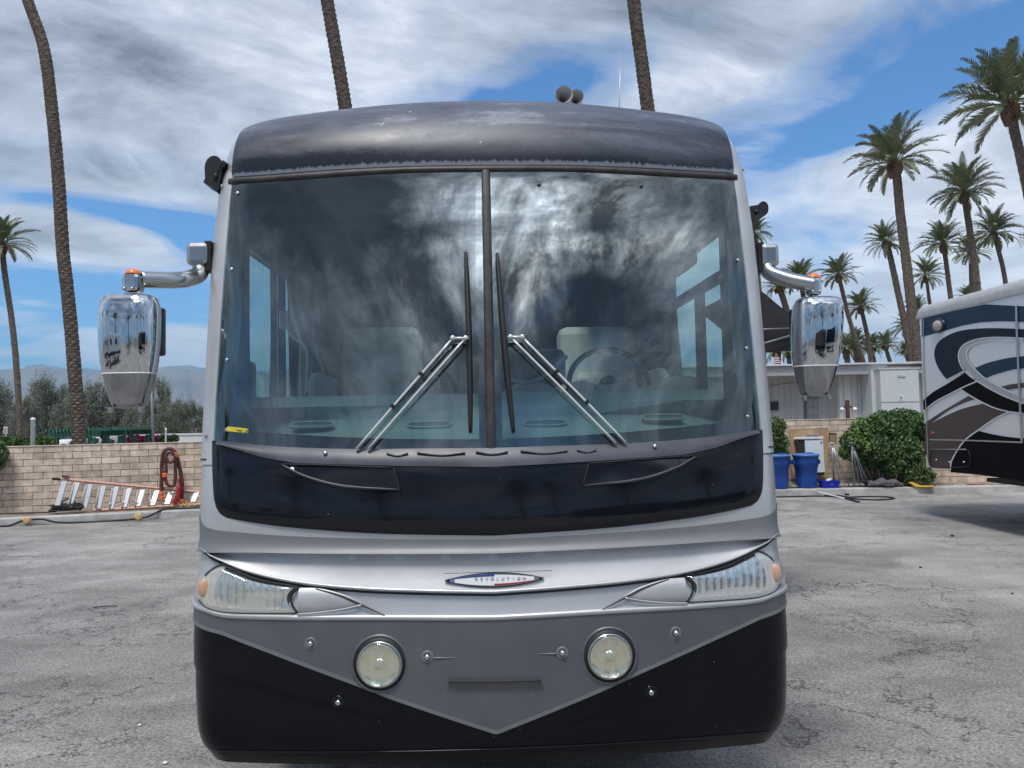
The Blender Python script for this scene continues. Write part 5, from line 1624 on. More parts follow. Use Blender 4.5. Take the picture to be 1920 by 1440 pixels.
# ---- body shell with windshield and cab side window openings
def body_shell():
    b = MB()
    ss = [-11.8, -8, -5, -3.6]
    ss += [-3.05, -2.9, -2.72, -2.5, -2.32, -2.0, -1.80, -1.5]
    n = 18
    ss += [-SE - .05] + [-(SE - (SE - 1.0) * i / n) for i in range(n)] + [-1.0 + .2 * i for i in range(11)] + [(1.0 + (SE - 1.0) * (i + 1) / n) for i in range(n)] + [SE + .05]
    ss += [1.5, 1.80, 2.0, 2.32, 2.5, 2.72, 2.9, 3.05, 3.6, 5, 8, 11.8]
    ss = sorted(set(round(x, 5) for x in ss))
    zs = [.50, .55, .62, .75, .9, 1.0, 1.12, 1.22, 1.31, 1.38, 1.45, 1.55, 1.62, 1.70, 1.74, 1.92, 2.1, 2.3, 2.5, 2.60, 2.75, 2.82, 2.92, 3.0, SIDE_Z, 3.07]
    def hole(s, z):
        if abs(s) < SE - .09 and 1.74 < z < 3.0: return True
        if s > 0:      # driver's window
            if 1.80 < s < 3.05 and 1.92 < z < 2.82: return True
        else:          # entry door window and its tall quarter light
            if 1.92 < z < 2.75 and (1.80 < -s < 2.32 or 2.5 < -s < 2.9): return True
        return False
    idx = {}
    for i, s in enumerate(ss):
        for j, z in enumerate(zs):
            idx[i, j] = len(b.v)
            p = W(s, z, 0)
            if abs(s) > SE + 1: p.y = DE + (abs(s) - SE)          # sides run straight back
            b.v.append(tuple(p))
    for i in range(len(ss) - 1):
        for j in range(len(zs) - 1):
            if not hole((ss[i] + ss[i + 1]) / 2, (zs[j] + zs[j + 1]) / 2):
                b.f.append((idx[i, j], idx[i + 1, j], idx[i + 1, j + 1], idx[i, j + 1])); b.sm.append(True); b.mi.append(0)
    # tail wall
    zz = zs
    L_ = [b.v[idx[0, j]] for j in range(len(zs))]; R__ = [b.v[idx[len(ss) - 1, j]] for j in range(len(zs))]
    b.grid([[Vector(p) for p in L_], [Vector(p) for p in R__]], smooth=False)
    return b.build('body', M['silver'], rv)
body_shell()

# ---- roof section and brow (rounded cap between the windshield trim and the roof)
HR = .47; DR = .95
def sect(phi):
    sn, cs = math.sin(phi), math.cos(phi)
    u = 1.268 * math.copysign(abs(sn) ** .50, sn)
    w_ = abs(u) / 1.268
    h = HR * (1 - .21 * w_ ** 1.8) * max(0, 1 - w_ ** 20) ** .25
    return u, h
def brow_rows(a0, a1, na, nt, off, t0=0.0, t1=1.0, cv=c_trimhi):
    rows = []
    for j in range(nt + 1):
        th = (t0 + (t1 - t0) * j / nt) * math.pi / 2
        row = []
        for i in range(na + 1):
            a = a0 + (a1 - a0) * i / na
            phi = a * math.pi / 2
            uR, h = sect(phi)
            aa = abs(uR) / 1.268
            wq = aa * aa
            s = math.copysign(SE * (aa * (1 - wq) + aa ** 2.42 * wq) if aa < .999 else SE + .02, a)
            s = math.copysign(min(abs(s), SE + .02), a)
            z0 = cv(max(-SE, min(SE, s)))
            p0 = W(s, z0, 0)
            zR = 3.03 + h
            k = 1 - math.cos(th)
            p = Vector((p0.x + (uR - p0.x) * k, p0.y + (DR - p0.y) * k, p0.z + (zR - p0.z) * math.sin(th)))
            row.append(p)
        rows.append(row)
    if off:
        rows = [[p + Vector((p.x * .008, -off * .5, off * .6)) for p in r] for r in rows]
    return rows
sh = MB(); sh.grid(brow_rows(-1, 1, 96, 20, 0))
rr = brow_rows(-1, 1, 96, 1, 0, .999, 1.0)[-1]
yv = [rr[0].y, 1.40, 2.50, 11.2]
for k_ in range(3):
    A_r = [Vector((p.x, yv[k_], p.z)) for p in rr]; B_r = [Vector((p.x, yv[k_ + 1], p.z)) for p in rr]
    if k_ == 0: A_r = rr
    if k_ != 1: sh.grid([A_r, B_r])
    else:                                   # unseen skylight, added to let daylight onto the seats
        li = [i for i, p in enumerate(rr) if p.x < -.62]; ri = [i for i, p in enumerate(rr) if p.x > .62]
        sh.grid([[A_r[i] for i in li], [B_r[i] for i in li]]); sh.grid([[A_r[i] for i in ri], [B_r[i] for i in ri]])
vz = max(p.z for p in rr)
vt = MB()
for sx_ in (-1, 1): vt.box((sx_ * .60, 1.95, vz - .02), (.04, 1.14, .10))
for yy in (1.40, 2.50): vt.box((0, yy, vz - .02), (1.24, .04, .10))
vo = vt.build('added_skylight', M['silver_dull'], rv)
vt = MB(); vt.add([(-.6, 1.4, vz + .025), (.6, 1.4, vz + .025), (.6, 2.5, vz + .025), (-.6, 2.5, vz + .025)], [(0, 1, 2, 3)]); vt.build('added_skylight_lid', M['side_glass'], vo)
sh.build('roof', M['silver'], rv)
b = MB(); b.grid(brow_rows(-.70, .70, 90, 26, .012, 0.0, .99))
bo_ = b.build('brow_panel', M['brow'], rv, 'black brow cap above the windshield, faded and chalky')
at_ = bo_.data.attributes.new('rise', 'FLOAT', 'POINT')
for i_ in range(len(bo_.data.vertices)): at_.data[i_].value = (i_ // 91) / 26.0
# trim strip under the brow
def bar_skin(name, lo, hi, s0, s1, ns, off, mat, parent=rv, label=None):
    rows = []
    for k in range(7):
        a = k / 6 * math.pi
        row = []
        for i in range(ns + 1):
            s = s0 + (s1 - s0) * i / ns
            l, h = lo(s), hi(s)
            z = (l + h) / 2 - math.cos(a) * (h - l) / 2
            row.append(W(s, z, off * .2 + off * math.sin(a) ** .7))
        rows.append(row)
    bb = MB(); bb.grid(rows)
    return bb.build(name, mat, parent, label)
bar_skin('windshield_trim', c_trimlo, c_trimhi, -(SE - .15), SE - .15, 60, .015, M['trim_rubber'])

# ---- windshield
edge = szs([(436, 346), (428, 430), (418, 560), (410, 690), (402, 826)])
edge = [Vector((max(e.x, -SE + .02), e.y)) for e in edge]
def edge_s(z):
    T = sorted([(e.y, e.x) for e in edge]); return interp([q[0] for q in T], [q[1] for q in T], z)
def pane(name, sgn):
    e = [Vector((edge_s(z), z)) for z in [1.66 + (3.045 - 1.66) * i / 8 for i in range(9)]]
    inner = [Vector((-.012, z)) for z in (1.66, 3.045)]
    bot = [e[0], Vector((-.9, 1.66)), Vector((-.4, 1.66)), inner[0]]
    top = [e[-1], Vector((-.9, 3.045)), Vector((-.4, 3.045)), inner[1]]
    rows = coons(bot, top, e, inner, 24, 26, .006)
    if sgn > 0:
        rows = [[Vector((-p.x, p.y, p.z)) for p in reversed(r)] for r in rows]
    bb = MB(); bb.grid(rows)
    return bb.build(name, M['windshield'], rv)
glassL = pane('windshield_pane', -1)
glassR = pane('windshield_pane', 1)

def pillar(sg):
    rows = []
    for j in range(41):
        z = 1.675 + (3.05 - 1.675) * j / 40
        s0 = -edge_s(z) - .006; row = []
        for i in range(13):
            s = s0 + (SE + .06 - s0) * i / 12
            o_ = .012 * min(1, i / 2)
            row.append(W(s, z, .004 + o_))
        rows.append(row)
    if sg < 0: rows = [[Vector((-p.x, p.y, p.z)) for p in reversed(r)] for r in rows]
    b = MB(); b.grid(rows)
    # return of the pillar towards the glass
    line = [r[0] if sg > 0 else r[-1] for r in rows]
    b.grid([line, [p + Vector((0, .03, 0)) for p in line]], smooth=False)
    o = b.build('windshield_pillar', M['silver_dull'], rv)
    # dark ceramic border of the glass
    rows = []
    for j in range(41):
        z = 1.66 + (3.035 - 1.66) * j / 40
        s0 = -edge_s(z); rows.append([W(sg * (s0 - wd), z, .001) for wd in (0.0, .03, .055 if sg > 0 else .035)])
    b = MB(); b.grid(rows); b.build('glass_border', M['frit'], rv)
pillar(1); pillar(-1)
# bottom and centre glass borders, drawn just behind the glass
lo_fr = zf([Vector((q.x, q.y + .036)) for q in both([(440, 812), (520, 818), (663, 826), (790, 829), (890, 829)])])
bb = MB()
bb.grid([[W(s_, c_wbot(s_) - .04, .002) for s_ in [i * .05 - 1.25 for i in range(51)]], [W(s_, lo_fr(s_) - .036 + .012, .002) for s_ in [i * .05 - 1.25 for i in range(51)]]])
bb.build('glass_border', M['frit'], rv)
bb = MB()
bb.grid([[W(-.050, z, .0015), W(.050, z, .0015)] for z in [1.66 + i * .07 for i in range(20)]])
bb.build('glass_border', M['frit'], rv)
cL = SZ(905, 330); cB = SZ(917, 835)
rows = []
for k in range(9):
    a = k / 8 * math.pi
    rows.append([W(-math.cos(a) * .021, z, .004 + .011 * math.sin(a) ** .5) for z in [1.69 + (2.985 - 1.69) * i / 24 for i in range(25)]])
bb = MB(); bb.grid(rows); bb.build('center_post', M['trim_rubber'], rv)
# glass fastener buttons seen at the edges
for px_, py_ in ((434, 505), (425, 675), (425, 806), (1384, 488), (1400, 653), (1402, 781), (1011, 346), (1203, 349), (445, 362)):
    q_ = SZ(px_, py_, .008)
    p = W(q_.x, q_.y, .008)
    nrm = (W(q_.x, q_.y, .02) - p).normalized()
    Mx = Matrix.Translation(p) @ nrm.to_track_quat('Z', 'Y').to_matrix().to_4x4()
    MB().lathe([(.0085, 0), (.0085, .003), (.006, .005), (.0001, .005)], Mx, 12).build('glass_fastener', M['steel'] if px_ < 1000 or px_ > 1300 else M['black_plastic'], rv)

# ---- cowl (black glossy panel), ledge, doors
smax = SZ(403, 900).x
def cowl():
    left = szs([(427, 971), (414, 962), (405, 940), (402, 900), (401, 860), (401, 827)])
    left = [Vector((max(q.x, -SE + .035), q.y)) for q in left]
    n = len(left)
    bot = [Vector((s, c_cowl(s))) for s in [left[0].x + (-2 * left[0].x) * i / 30 for i in range(31)]]
    top = [Vector((s, c_wbot(s))) for s in [left[-1].x + (-2 * left[-1].x) * i / 30 for i in range(31)]]
    right = mir(left)
    rows = coons(bot, top, left, right, 70, 24, .010, 0.022)
    shell('cowl_panel', rows, M['black_gloss'], .05)
cowl()
# ledge: faded strip rolled back under the glass
def ledge_off(s, t): return .036 - .022 * t * t
skin('cowl_ledge', c_ledge, c_wbot, -1.19, 1.19, 80, 6, 0, M['cowl_matte'], .05, offf=ledge_off)
def ridge(name, pts, r, off, mat, n=24, parent=rv, flat=1.0, label=None, taper=False):
    q = crom([PW(x, y, off) for x, y in pts], n)
    rr_ = [r * (math.sin(math.pi * min(1, max(0, (i + .3) / (n - .4)))) ** .5 if taper else 1) for i in range(n)]
    return MB().tube(q, rr_, 6, flat=flat).build(name, mat, parent, label)
for sg in (-1, 1):
    def mp(pts):
        q = szs(pts, .036)
        return [Vector((-sg * v.x, v.y)) for v in q]
    # access door: recessed crescent panel with raised lower lip
    up = mp([(526, 870), (600, 872), (738, 877)]); lowr = mp([(526, 870), (570, 892), (640, 911), (750, 918)])
    rows = []
    for j in range(9):
        v = j / 8; row = []
        A, B_ = crom(lowr, 25), crom(up, 25)
        for i in range(25):
            p = A[i].lerp(B_[i], v); row.append(W(p.x, p.y, .030 + .010 * (1 - v)))
        rows.append(row if sg < 0 else list(reversed(row)))
    shell('access_door', rows, M['black_gloss'], .02)
    A = crom(lowr, 25)
    MB().tube([W(p.x, p.y, .036) for p in A], [.004 + .004 * math.sin(math.pi * i / 24) for i in range(25)], 6).build('door_lip', M['cowl_matte'], rv)
    s1 = crom([up[-1], lowr[-1]], 8)
    MB().tube([W(p.x, p.y, .037) for p in s1], .0035, 6).build('door_seam', M['black_rubber'], rv)
    s2 = crom(up, 12)
    MB().tube([W(p.x, p.y, .038) for p in s2], .003, 6).build('door_seam', M['black_rubber'], rv)
    q_ = mp([(609, 849)])[0]
    p = W(q_.x, q_.y, .030)
    MB().lathe([(.009, 0), (.009, .006), (.005, .010), (.0001, .011)], Matrix.Translation(p) @ Vector((0, -1, .35)).to_track_quat('Z', 'Y').to_matrix().to_4x4(), 14).build('ledge_screw', M['chrome'], rv)
# drain lips along the ledge
for x0, x1 in ((725, 765), (782, 872), (892, 952), (976, 1064), (1082, 1118)):
    dy = -(x0 - 925) * .018
    pts = [(x0, 846 + dy), ((x0 + x1) / 2, 851 + dy), (x1, 846 + dy)]
    q = crom([PW(x, y, .030) for x, y in pts], 12)
    MB().tube(q, .006, 6, flat=.5).build('drain_lip', M['cowl_matte'], rv)

# ---- silver surround (U shape) under the cowl, belt band, hood
skin('cowl_surround', lambda s: c_band(s), lambda s: 1.668, -SE - .45, SE + .45, 110, 8, .010, M['silver'], .03)
def belt_off(s, t): return .014 + .020 * (1 - t) ** 3
skin('belt_band', lambda s: c_lip(s) - .012, c_band, -SE - .3, SE + .3, 96, 8, 0, M['belt_grey'], .05, offf=belt_off)
def hood_off(s, t): return .030 - .030 * math.sin(math.pi * min(1, t * 1.15) * .5) ** 1.0
skin('hood', c_hood, lambda s: c_lip(s) - .008, -1.335, 1.335, 90, 12, 0, M['silver_dull'], .05, offf=hood_off)
rows_edge = [W(s, c_hood(s) + .006, .031) for s in [-1.275 + 2.55 * i / 80 for i in range(81)]]
MB().tube(rows_edge, [.0068 * min(1, .25 + min(i, 80 - i) / 14) for i in range(81)], 8).build('hood_edge', M['silver'], rv)
rows_edge = [W(s, c_hood(s) - .008, .022) for s in [-1.30 + 2.60 * i / 80 for i in range(81)]]
MB().tube(rows_edge, .0042, 6).build('hood_seam', M['black_rubber'], rv)
# crack-like scuffs are left to the paint

# ---- bumper: silver upper, grey V panel, pinstripe, black lower skirt
def up_off(s, t): return .016 + .016 * (1 - t) ** 2
skin('bumper_upper', lambda s: c_bt2(s), lambda s: min(c_hood(s) + .0, 2), -SE - .5, SE + .5, 96, 10, 0, M['silver'], .05, offf=up_off)
skin('bumper_strip', lambda s: c_bt2(s) - .002, lambda s: c_bt(s) + .006, -SE - .5, SE + .5, 96, 5, .036, M['silver'], .03, round_=.012)
ztop = lambda s: c_bt2(s) + .004
# grey V: from pinstripe to the strip
skin('bumper_panel', lambda s: min(c_V2(s), c_bt2(s) - .001), ztop, -SE + .003, SE - .003, 160, 12, .028, M['grey_paint'], .03)
skin('pinstripe', lambda s: min(c_V(s), c_bt2(s) - .004), lambda s: min(c_V2(s) + .001, c_bt2(s) - .002), -SE + .003, SE - .003, 160, 2, .029, M['belt_grey'], .03)
def blk(s, t):
    z = .48 + t * .62
    return .018 + (.006 if z > .905 else 0)
skin('lower_bumper', lambda s: .49 - .028 * min(1, (s / 1.3) ** 2), lambda s: min(c_V(s), c_bt2(s)) - .001, -SE - .6, SE + .6, 160, 26, 0, M['black_bumper'], .12, offf=blk)
MB().tube([W(s, .552 - .030 * min(1, (s / 1.3) ** 2), .022) for s in [-1.2 + 2.4 * i / 80 for i in range(81)]], .0018, 5).build('bumper_crease', M['black_gloss'], rv)
# licence plate recess
q = szs([(838, 1296), (843, 1272), (1012, 1270), (1022, 1293)])
rows = coons([q[0], q[3]], [q[1], q[2]], [q[0], q[1]], [q[3], q[2]], 12, 8, .029, 0, smooth=False)
for j, r in enumerate(rows):
    t = j / 8
    for i in range(len(r)): r[i] = r[i] + Vector((0, -.016 * t ** 2 + .001, 0))
shell('plate_pocket', rows, M['grey_paint'], .02)
MB().tube([r_ + Vector((0, -.001, .002)) for r_ in rows[-1]], .0028, 5).build('pocket_seam', M['black_rubber'], rv)

def disc_M(s, z, off):
    p = W(s, z, off); n_ = (W(s, z, off + .02) - p).normalized()
    n_ = (n_ + Vector((0, -1, 0)) * 1.0).normalized()
    return Matrix.Translation(p) @ n_.to_track_quat('Z', 'Y').to_matrix().to_4x4()
# fog lamps
for (cx, cy, k) in ((712, 1245, -1), (1138, 1230, 1)):
    q_ = SZ(cx, cy, .03)
    q0 = SZ(cx + (5 if k > 0 else 0), cy + 0, .03)
    Mf = disc_M(q0.x, q0.y, .030)
    MB().lathe([(.116, -.004), (.113, .002), (.106, .003), (.102, -.003)], Mf, 48).build('fog_light_surround', M['grey_paint'], rv)
    MB().lathe([(.1035, -.002), (.1030, .0025), (.088, .0025), (.086, .0045), (.0001, .0045)], Mf, 40).build('fog_recess_shade', M['black_rubber'], rv)  # flat black ring stands in for the shade of a recess
    fl = MB().lathe([(.090, .004), (.090, .012), (.083, .014), (.080, .011)], Mf, 40).build('fog_light', M['chrome_dull'], rv)
    Mb = Mf
    MB().lathe([(.082, .0165), (.074, .011), (.06, .0075), (.03, .0058), (.0001, .0055)], Mb, 40).build('reflector', M['refl_round'] if 'refl_round' in M else M['chrome_dull'], fl)
    MB().lathe([(.022, .0062), (.020, .0085), (.0001, .0095)], Mb, 20).build('bulb', M['refl_round'], fl)
    MB().lathe([(.083, .0165), (.078, .021), (.055, .024), (.03, .027), (.0001, .028)], Mf, 40).build('lens', M['fog_lens'], fl)
# chrome studs in cups
for (cx, cy) in ((582, 1207), (801, 1232), (634, 1317)):
    for sg in (-1, 1):
        q_ = SZ(cx, cy, .03); s_ = q_.x * -sg if True else 0
        Ms = disc_M(s_, q_.y, .027)
        black = cx == 634
        st = MB().lathe([(.025, .001), (.022, .0045), (.017, .0015), (.0001, .001)], Ms, 20).build('stud', M['black_gloss'] if black else M['belt_grey'], rv)
        MB().lathe([(.0125, .001), (.0125, .006), (.010, .012), (.005, .0155), (.0001, .016)], Ms, 16).build('stud_cap', M['chrome'], st)
for x0, x1, yy, y2 in ((812, 862, 1233, 1233), (1003, 1044, 1226, 1225)):
    q = crom([PW(x0, yy, .028), PW((x0 + x1) / 2, (yy + y2) / 2, .028), PW(x1, y2, .028)], 8)
    MB().tube(q, [.006, .0055, .005, .004, .003, .002, .001, .0005] if x0 < 900 else [.0005, .001, .002, .003, .004, .005, .0055, .006], 6, flat=.4).build('groove_rib', M['belt_grey'], rv)

# ---- headlights
hl_bot = [(376, 1124), (391, 1139), (422, 1147), (490, 1149), (560, 1149)]
hl_right = [(560, 1149), (549, 1132), (548, 1116), (563, 1100)]
hl_top = [(388, 1079), (402, 1065), (418, 1059), (436, 1066), (485, 1086), (563, 1100)]
hl_left = [(376, 1124), (373, 1108), (376, 1092), (388, 1079)]
for sg in (-1, 1):
    def mp(pts, o=.02):
        q = szs(pts, o)
        return [Vector((-sg * v.x, v.y)) for v in q]
    B_, R_, T_, L_ = mp(hl_bot), mp(hl_right), mp(hl_top), mp(hl_left)
    head = shell('headlight', coons(B_, T_, L_, R_, 24, 10, .019, .004), M['black_rubber'], .03)
    rowsL = coons(B_, T_, L_, R_, 36, 16, .030, .030)
    def sub(rows, a0, a1, c0, c1, off):
        nr, nc = len(rows) - 1, len(rows[0]) - 1
        out = []
        for j in range(int(nr * c0), int(nr * c1) + 1):
            out.append([rows[j][i] + Vector((0, off, 0)) for i in range(int(nc * a0), int(nc * a1) + 1)])
        return out
    base = coons(B_, T_, L_, R_, 72, 32, .022, .006)
    bb = MB(); bb.grid(sub(base, .0, .24, .05, .97, 0)); bb.build('turn_signal', M['amber_reflector'], head)
    bb = MB(); bb.grid(sub(base, .24, .97, .08, .92, 0)); bb.build('reflector', M['fluted_chrome'], head)
    c_ = base[14][int(72 * .13)]
    Mx = Matrix.Translation(c_ + Vector((0, -.004, 0))) @ Matrix.Rotation(R(90), 4, 'X') @ Matrix.Diagonal((1, 1.6, 1, 1))
    MB().lathe([(.024, .0), (.021, .005), (.013, .008), (.0001, .009)], Mx, 20).build('amber_bulb', M['lens_amber'], head)
    fl = rowsL[:]
    bb = MB(); bb.grid(rowsL); bb.build('lens', M['lens_left'] if sg < 0 else M['lens'], head)
    rim = crom(T_, 30)
    MB().tube([W(p.x, p.y, .028) for p in rim], .0036, 6).build('headlight_seal', M['black_rubber'], head)
    rim = crom(R_, 14)
    MB().tube([W(p.x, p.y, .030) for p in rim], .0045, 6).build('headlight_seal', M['black_rubber'], head)
    rim = crom(B_, 30)
    MB().tube([W(p.x, p.y, .028) for p in rim], .003, 6).build('headlight_seal', M['black_rubber'], head)
    # fairing behind the lamp
    t_ = mp([(563, 1102), (600, 1103), (650, 1116), (679, 1132)]); b_ = mp([(562, 1148), (600, 1146), (645, 1140), (679, 1133)])
    lft = mp([(562, 1148), (549, 1132), (549, 1116), (563, 1102)])
    rows = []
    A, B2 = crom(b_, 20), crom(t_, 20)
    for j in range(9):
        v = j / 8; row = []
        for i in range(20):
            p = A[i].lerp(B2[i], v); row.append(W(p.x, p.y, .030 + .014 * math.sin(math.pi * v) ** .6 * (1 - i / 19) ** .7))
        rows.append(row)
    shell('headlight_fairing', rows, M['silver_dull'], .02)
    MB().tube([W(p.x, p.y, .037) for p in crom(mp([(560, 1150), (600, 1147), (645, 1141), (680, 1133)]), 20)], .0035, 6).build('fairing_edge', M['silver'], rv)
    MB().tube([W(p.x, p.y, .034) for p in crom(mp([(594, 1103), (645, 1118), (685, 1136), (723, 1153)]), 20)], [.0015 + .0035 * math.sin(math.pi * i / 19) for i in range(20)], 6).build('bumper_seam', M['trim_rubber'], rv)
    # tiny corner marker
    q_ = SZ(378, 1095)
    MB().box(W(sg * (SE + .12), 1.14, .012), (.02, .03, .02)).build('side_marker', M['black_plastic'], rv)

# ---- emblem with lettering
def emblem():
    cx0, cx1 = 834, 1020
    def curve(y0, ym, y1, k=0):
        return [SZ(cx0 + (cx1 - cx0) * t, (1 - t) * y0 + t * y1 + (ym - (y0 + y1) / 2) * (1 - (2 * t - 1) ** 2) , .03) for t in [i / 20 for i in range(21)]]
    top = curve(1088, 1073.5, 1083.5); bot = curve(1089, 1101, 1084)
    def lens(a0, a1, ins0, ins1, off, mat, name, par):
        rows = []
        for j in range(5):
            v = j / 4; row = []
            for i in range(21):
                t = i / 20
                if t < a0 - 1e-6 or t > a1 + 1e-6: continue
                lo = bot[i].lerp(top[i], ins0); hi = bot[i].lerp(top[i], ins1)
                p = lo.lerp(hi, v); row.append(W(p.x, p.y, off))
            rows.append(row)
        return shell(name, rows, mat, .01, par)
    e = lens(0, 1, 0, 1, .030, M['frit'], 'emblem', rv)
    lens(.025, .975, .06, .93, .0312, M['chrome_dull'], 'emblem_rim', e)
    lens(.06, .94, .13, .84, .0322, M['white_emblem'], 'emblem_face', e)
    lens(.05, .50, .74, .90, .0330, M['blue_emblem'], 'emblem_arc', e)
    lens(.50, .95, .10, .24, .0330, M['red_emblem'], 'emblem_arc', e)
    q = [W(SZ(x, y, .03).x, SZ(x, y, .03).y, .028) for x, y in ((832, 1075.5), (880, 1074), (925, 1073), (975, 1071.5), (1035, 1070))]
    MB().tube(crom(q, 16), .0012, 5).build('emblem_line', M['trim_rubber'], e)
    # lettering
    word = 'REVOLUTION'
    for i, ch in enumerate(word):
        fx = 893 + i * (983 - 893) / (len(word) - 1)
        q_ = SZ(fx, 1085.6 - (fx - 938) * .012, .033)
        cu = bpy.data.curves.new('letter', 'FONT'); cu.body = ch; cu.size = .0165; cu.extrude = .0006; cu.align_x = 'CENTER'; cu.align_y = 'CENTER'
        tmp = bpy.data.objects.new('tmp', cu); COL.objects.link(tmp)
        dg = bpy.context.evaluated_depsgraph_get()
        me = bpy.data.meshes.new_from_object(tmp.evaluated_get(dg))
        bpy.data.objects.remove(tmp)
        me.materials.clear(); me.materials.append(M['ink'])
        o = bpy.data.objects.new('letter', me); COL.objects.link(o); o.parent = e
        o.matrix_local = Matrix.Translation(W(q_.x, q_.y, .0340)) @ Matrix.Rotation(R(90), 4, 'X') @ Matrix.Shear('XY', 4, (.0, .0))
emblem()

# ---- wipers
def wiper(head, head2, base, base2, top, bot, mirror):
    wp = empty('wiper', (0, 0, 0)); wp.parent = rv
    H, H2 = PW(*head, .055), PW(*head2, .055)
    B1, B2 = PW(*base, .030), PW(*base2, .030)
    for A_, B_ in ((H2, B1), (H, B2)):
        mid = A_.lerp(B_, .45) + Vector((0, -.012, 0))
        MB().tube(crom([A_, mid, B_], 10), .0082, 8, flat=.6).build('wiper_arm', M['wiper_metal'], wp)
    for f_ in (.33, .62):
        c_ = H2.lerp(B1, f_) + Vector((0, -.014, 0))
        MB().box(c_, (.022, .016, .016), Matrix.Rotation(R(-40 * mirror), 3, 'Y'), .003).build('wiper_clip', M['black_plastic'], wp)
    MB().tube([H2.lerp(B1, .10) + Vector((0, .012, -.01)), H2.lerp(B1, .4) + Vector((0, .016, -.012)), H2.lerp(B1, .64) + Vector((0, .012, -.004))], .004, 6).build('washer_hose', M['black_rubber'], wp)
    dv = (H2 - H)
    bk = MB(); bk.tube([H - dv * .25, H + dv * 1.2], .011, 8, flat=.5)
    for q in (H, H2):
        bk.lathe([(.010, 0), (.010, .010), (.006, .014), (.0001, .015)], Matrix.Translation(q + Vector((0, -.004, 0))) @ Vector((0, -1, .1)).to_track_quat('Z', 'Y').to_matrix().to_4x4(), 12)
    bk.build('wiper_bracket', M['wiper_metal'], wp)
    T_, Bo = PW(*top, .032), PW(*bot, .032)
    n = 22
    pts = []
    for i in range(n):
        t = i / (n - 1); p = T_.lerp(Bo, t); bow = math.sin(math.pi * t)
        # keep the blade the same distance from the curved glass
        z = p.z; y = W(p.x, z, .022).y - .012 * bow
        pts.append(Vector((p.x - mirror * .004 * bow * 1.0, y, z)))
    bl = MB().tube(pts, [.0075 + .0055 * math.sin(math.pi * i / (n - 1)) ** .5 for i in range(n)], 6, flat=1.0).build('wiper_blade', M['black_rubber'], wp)
    MB().tube([p + Vector((0, .014, 0)) for p in pts], .003, 4).build('rubber_edge', M['black_rubber'], bl)
wiper((873, 634), (849, 634), (668, 842), (690, 842), (873, 472), (882, 811), -1)
wiper((957, 632), (979, 632), (1174, 830), (1155, 831), (932, 474), (963, 811), 1)

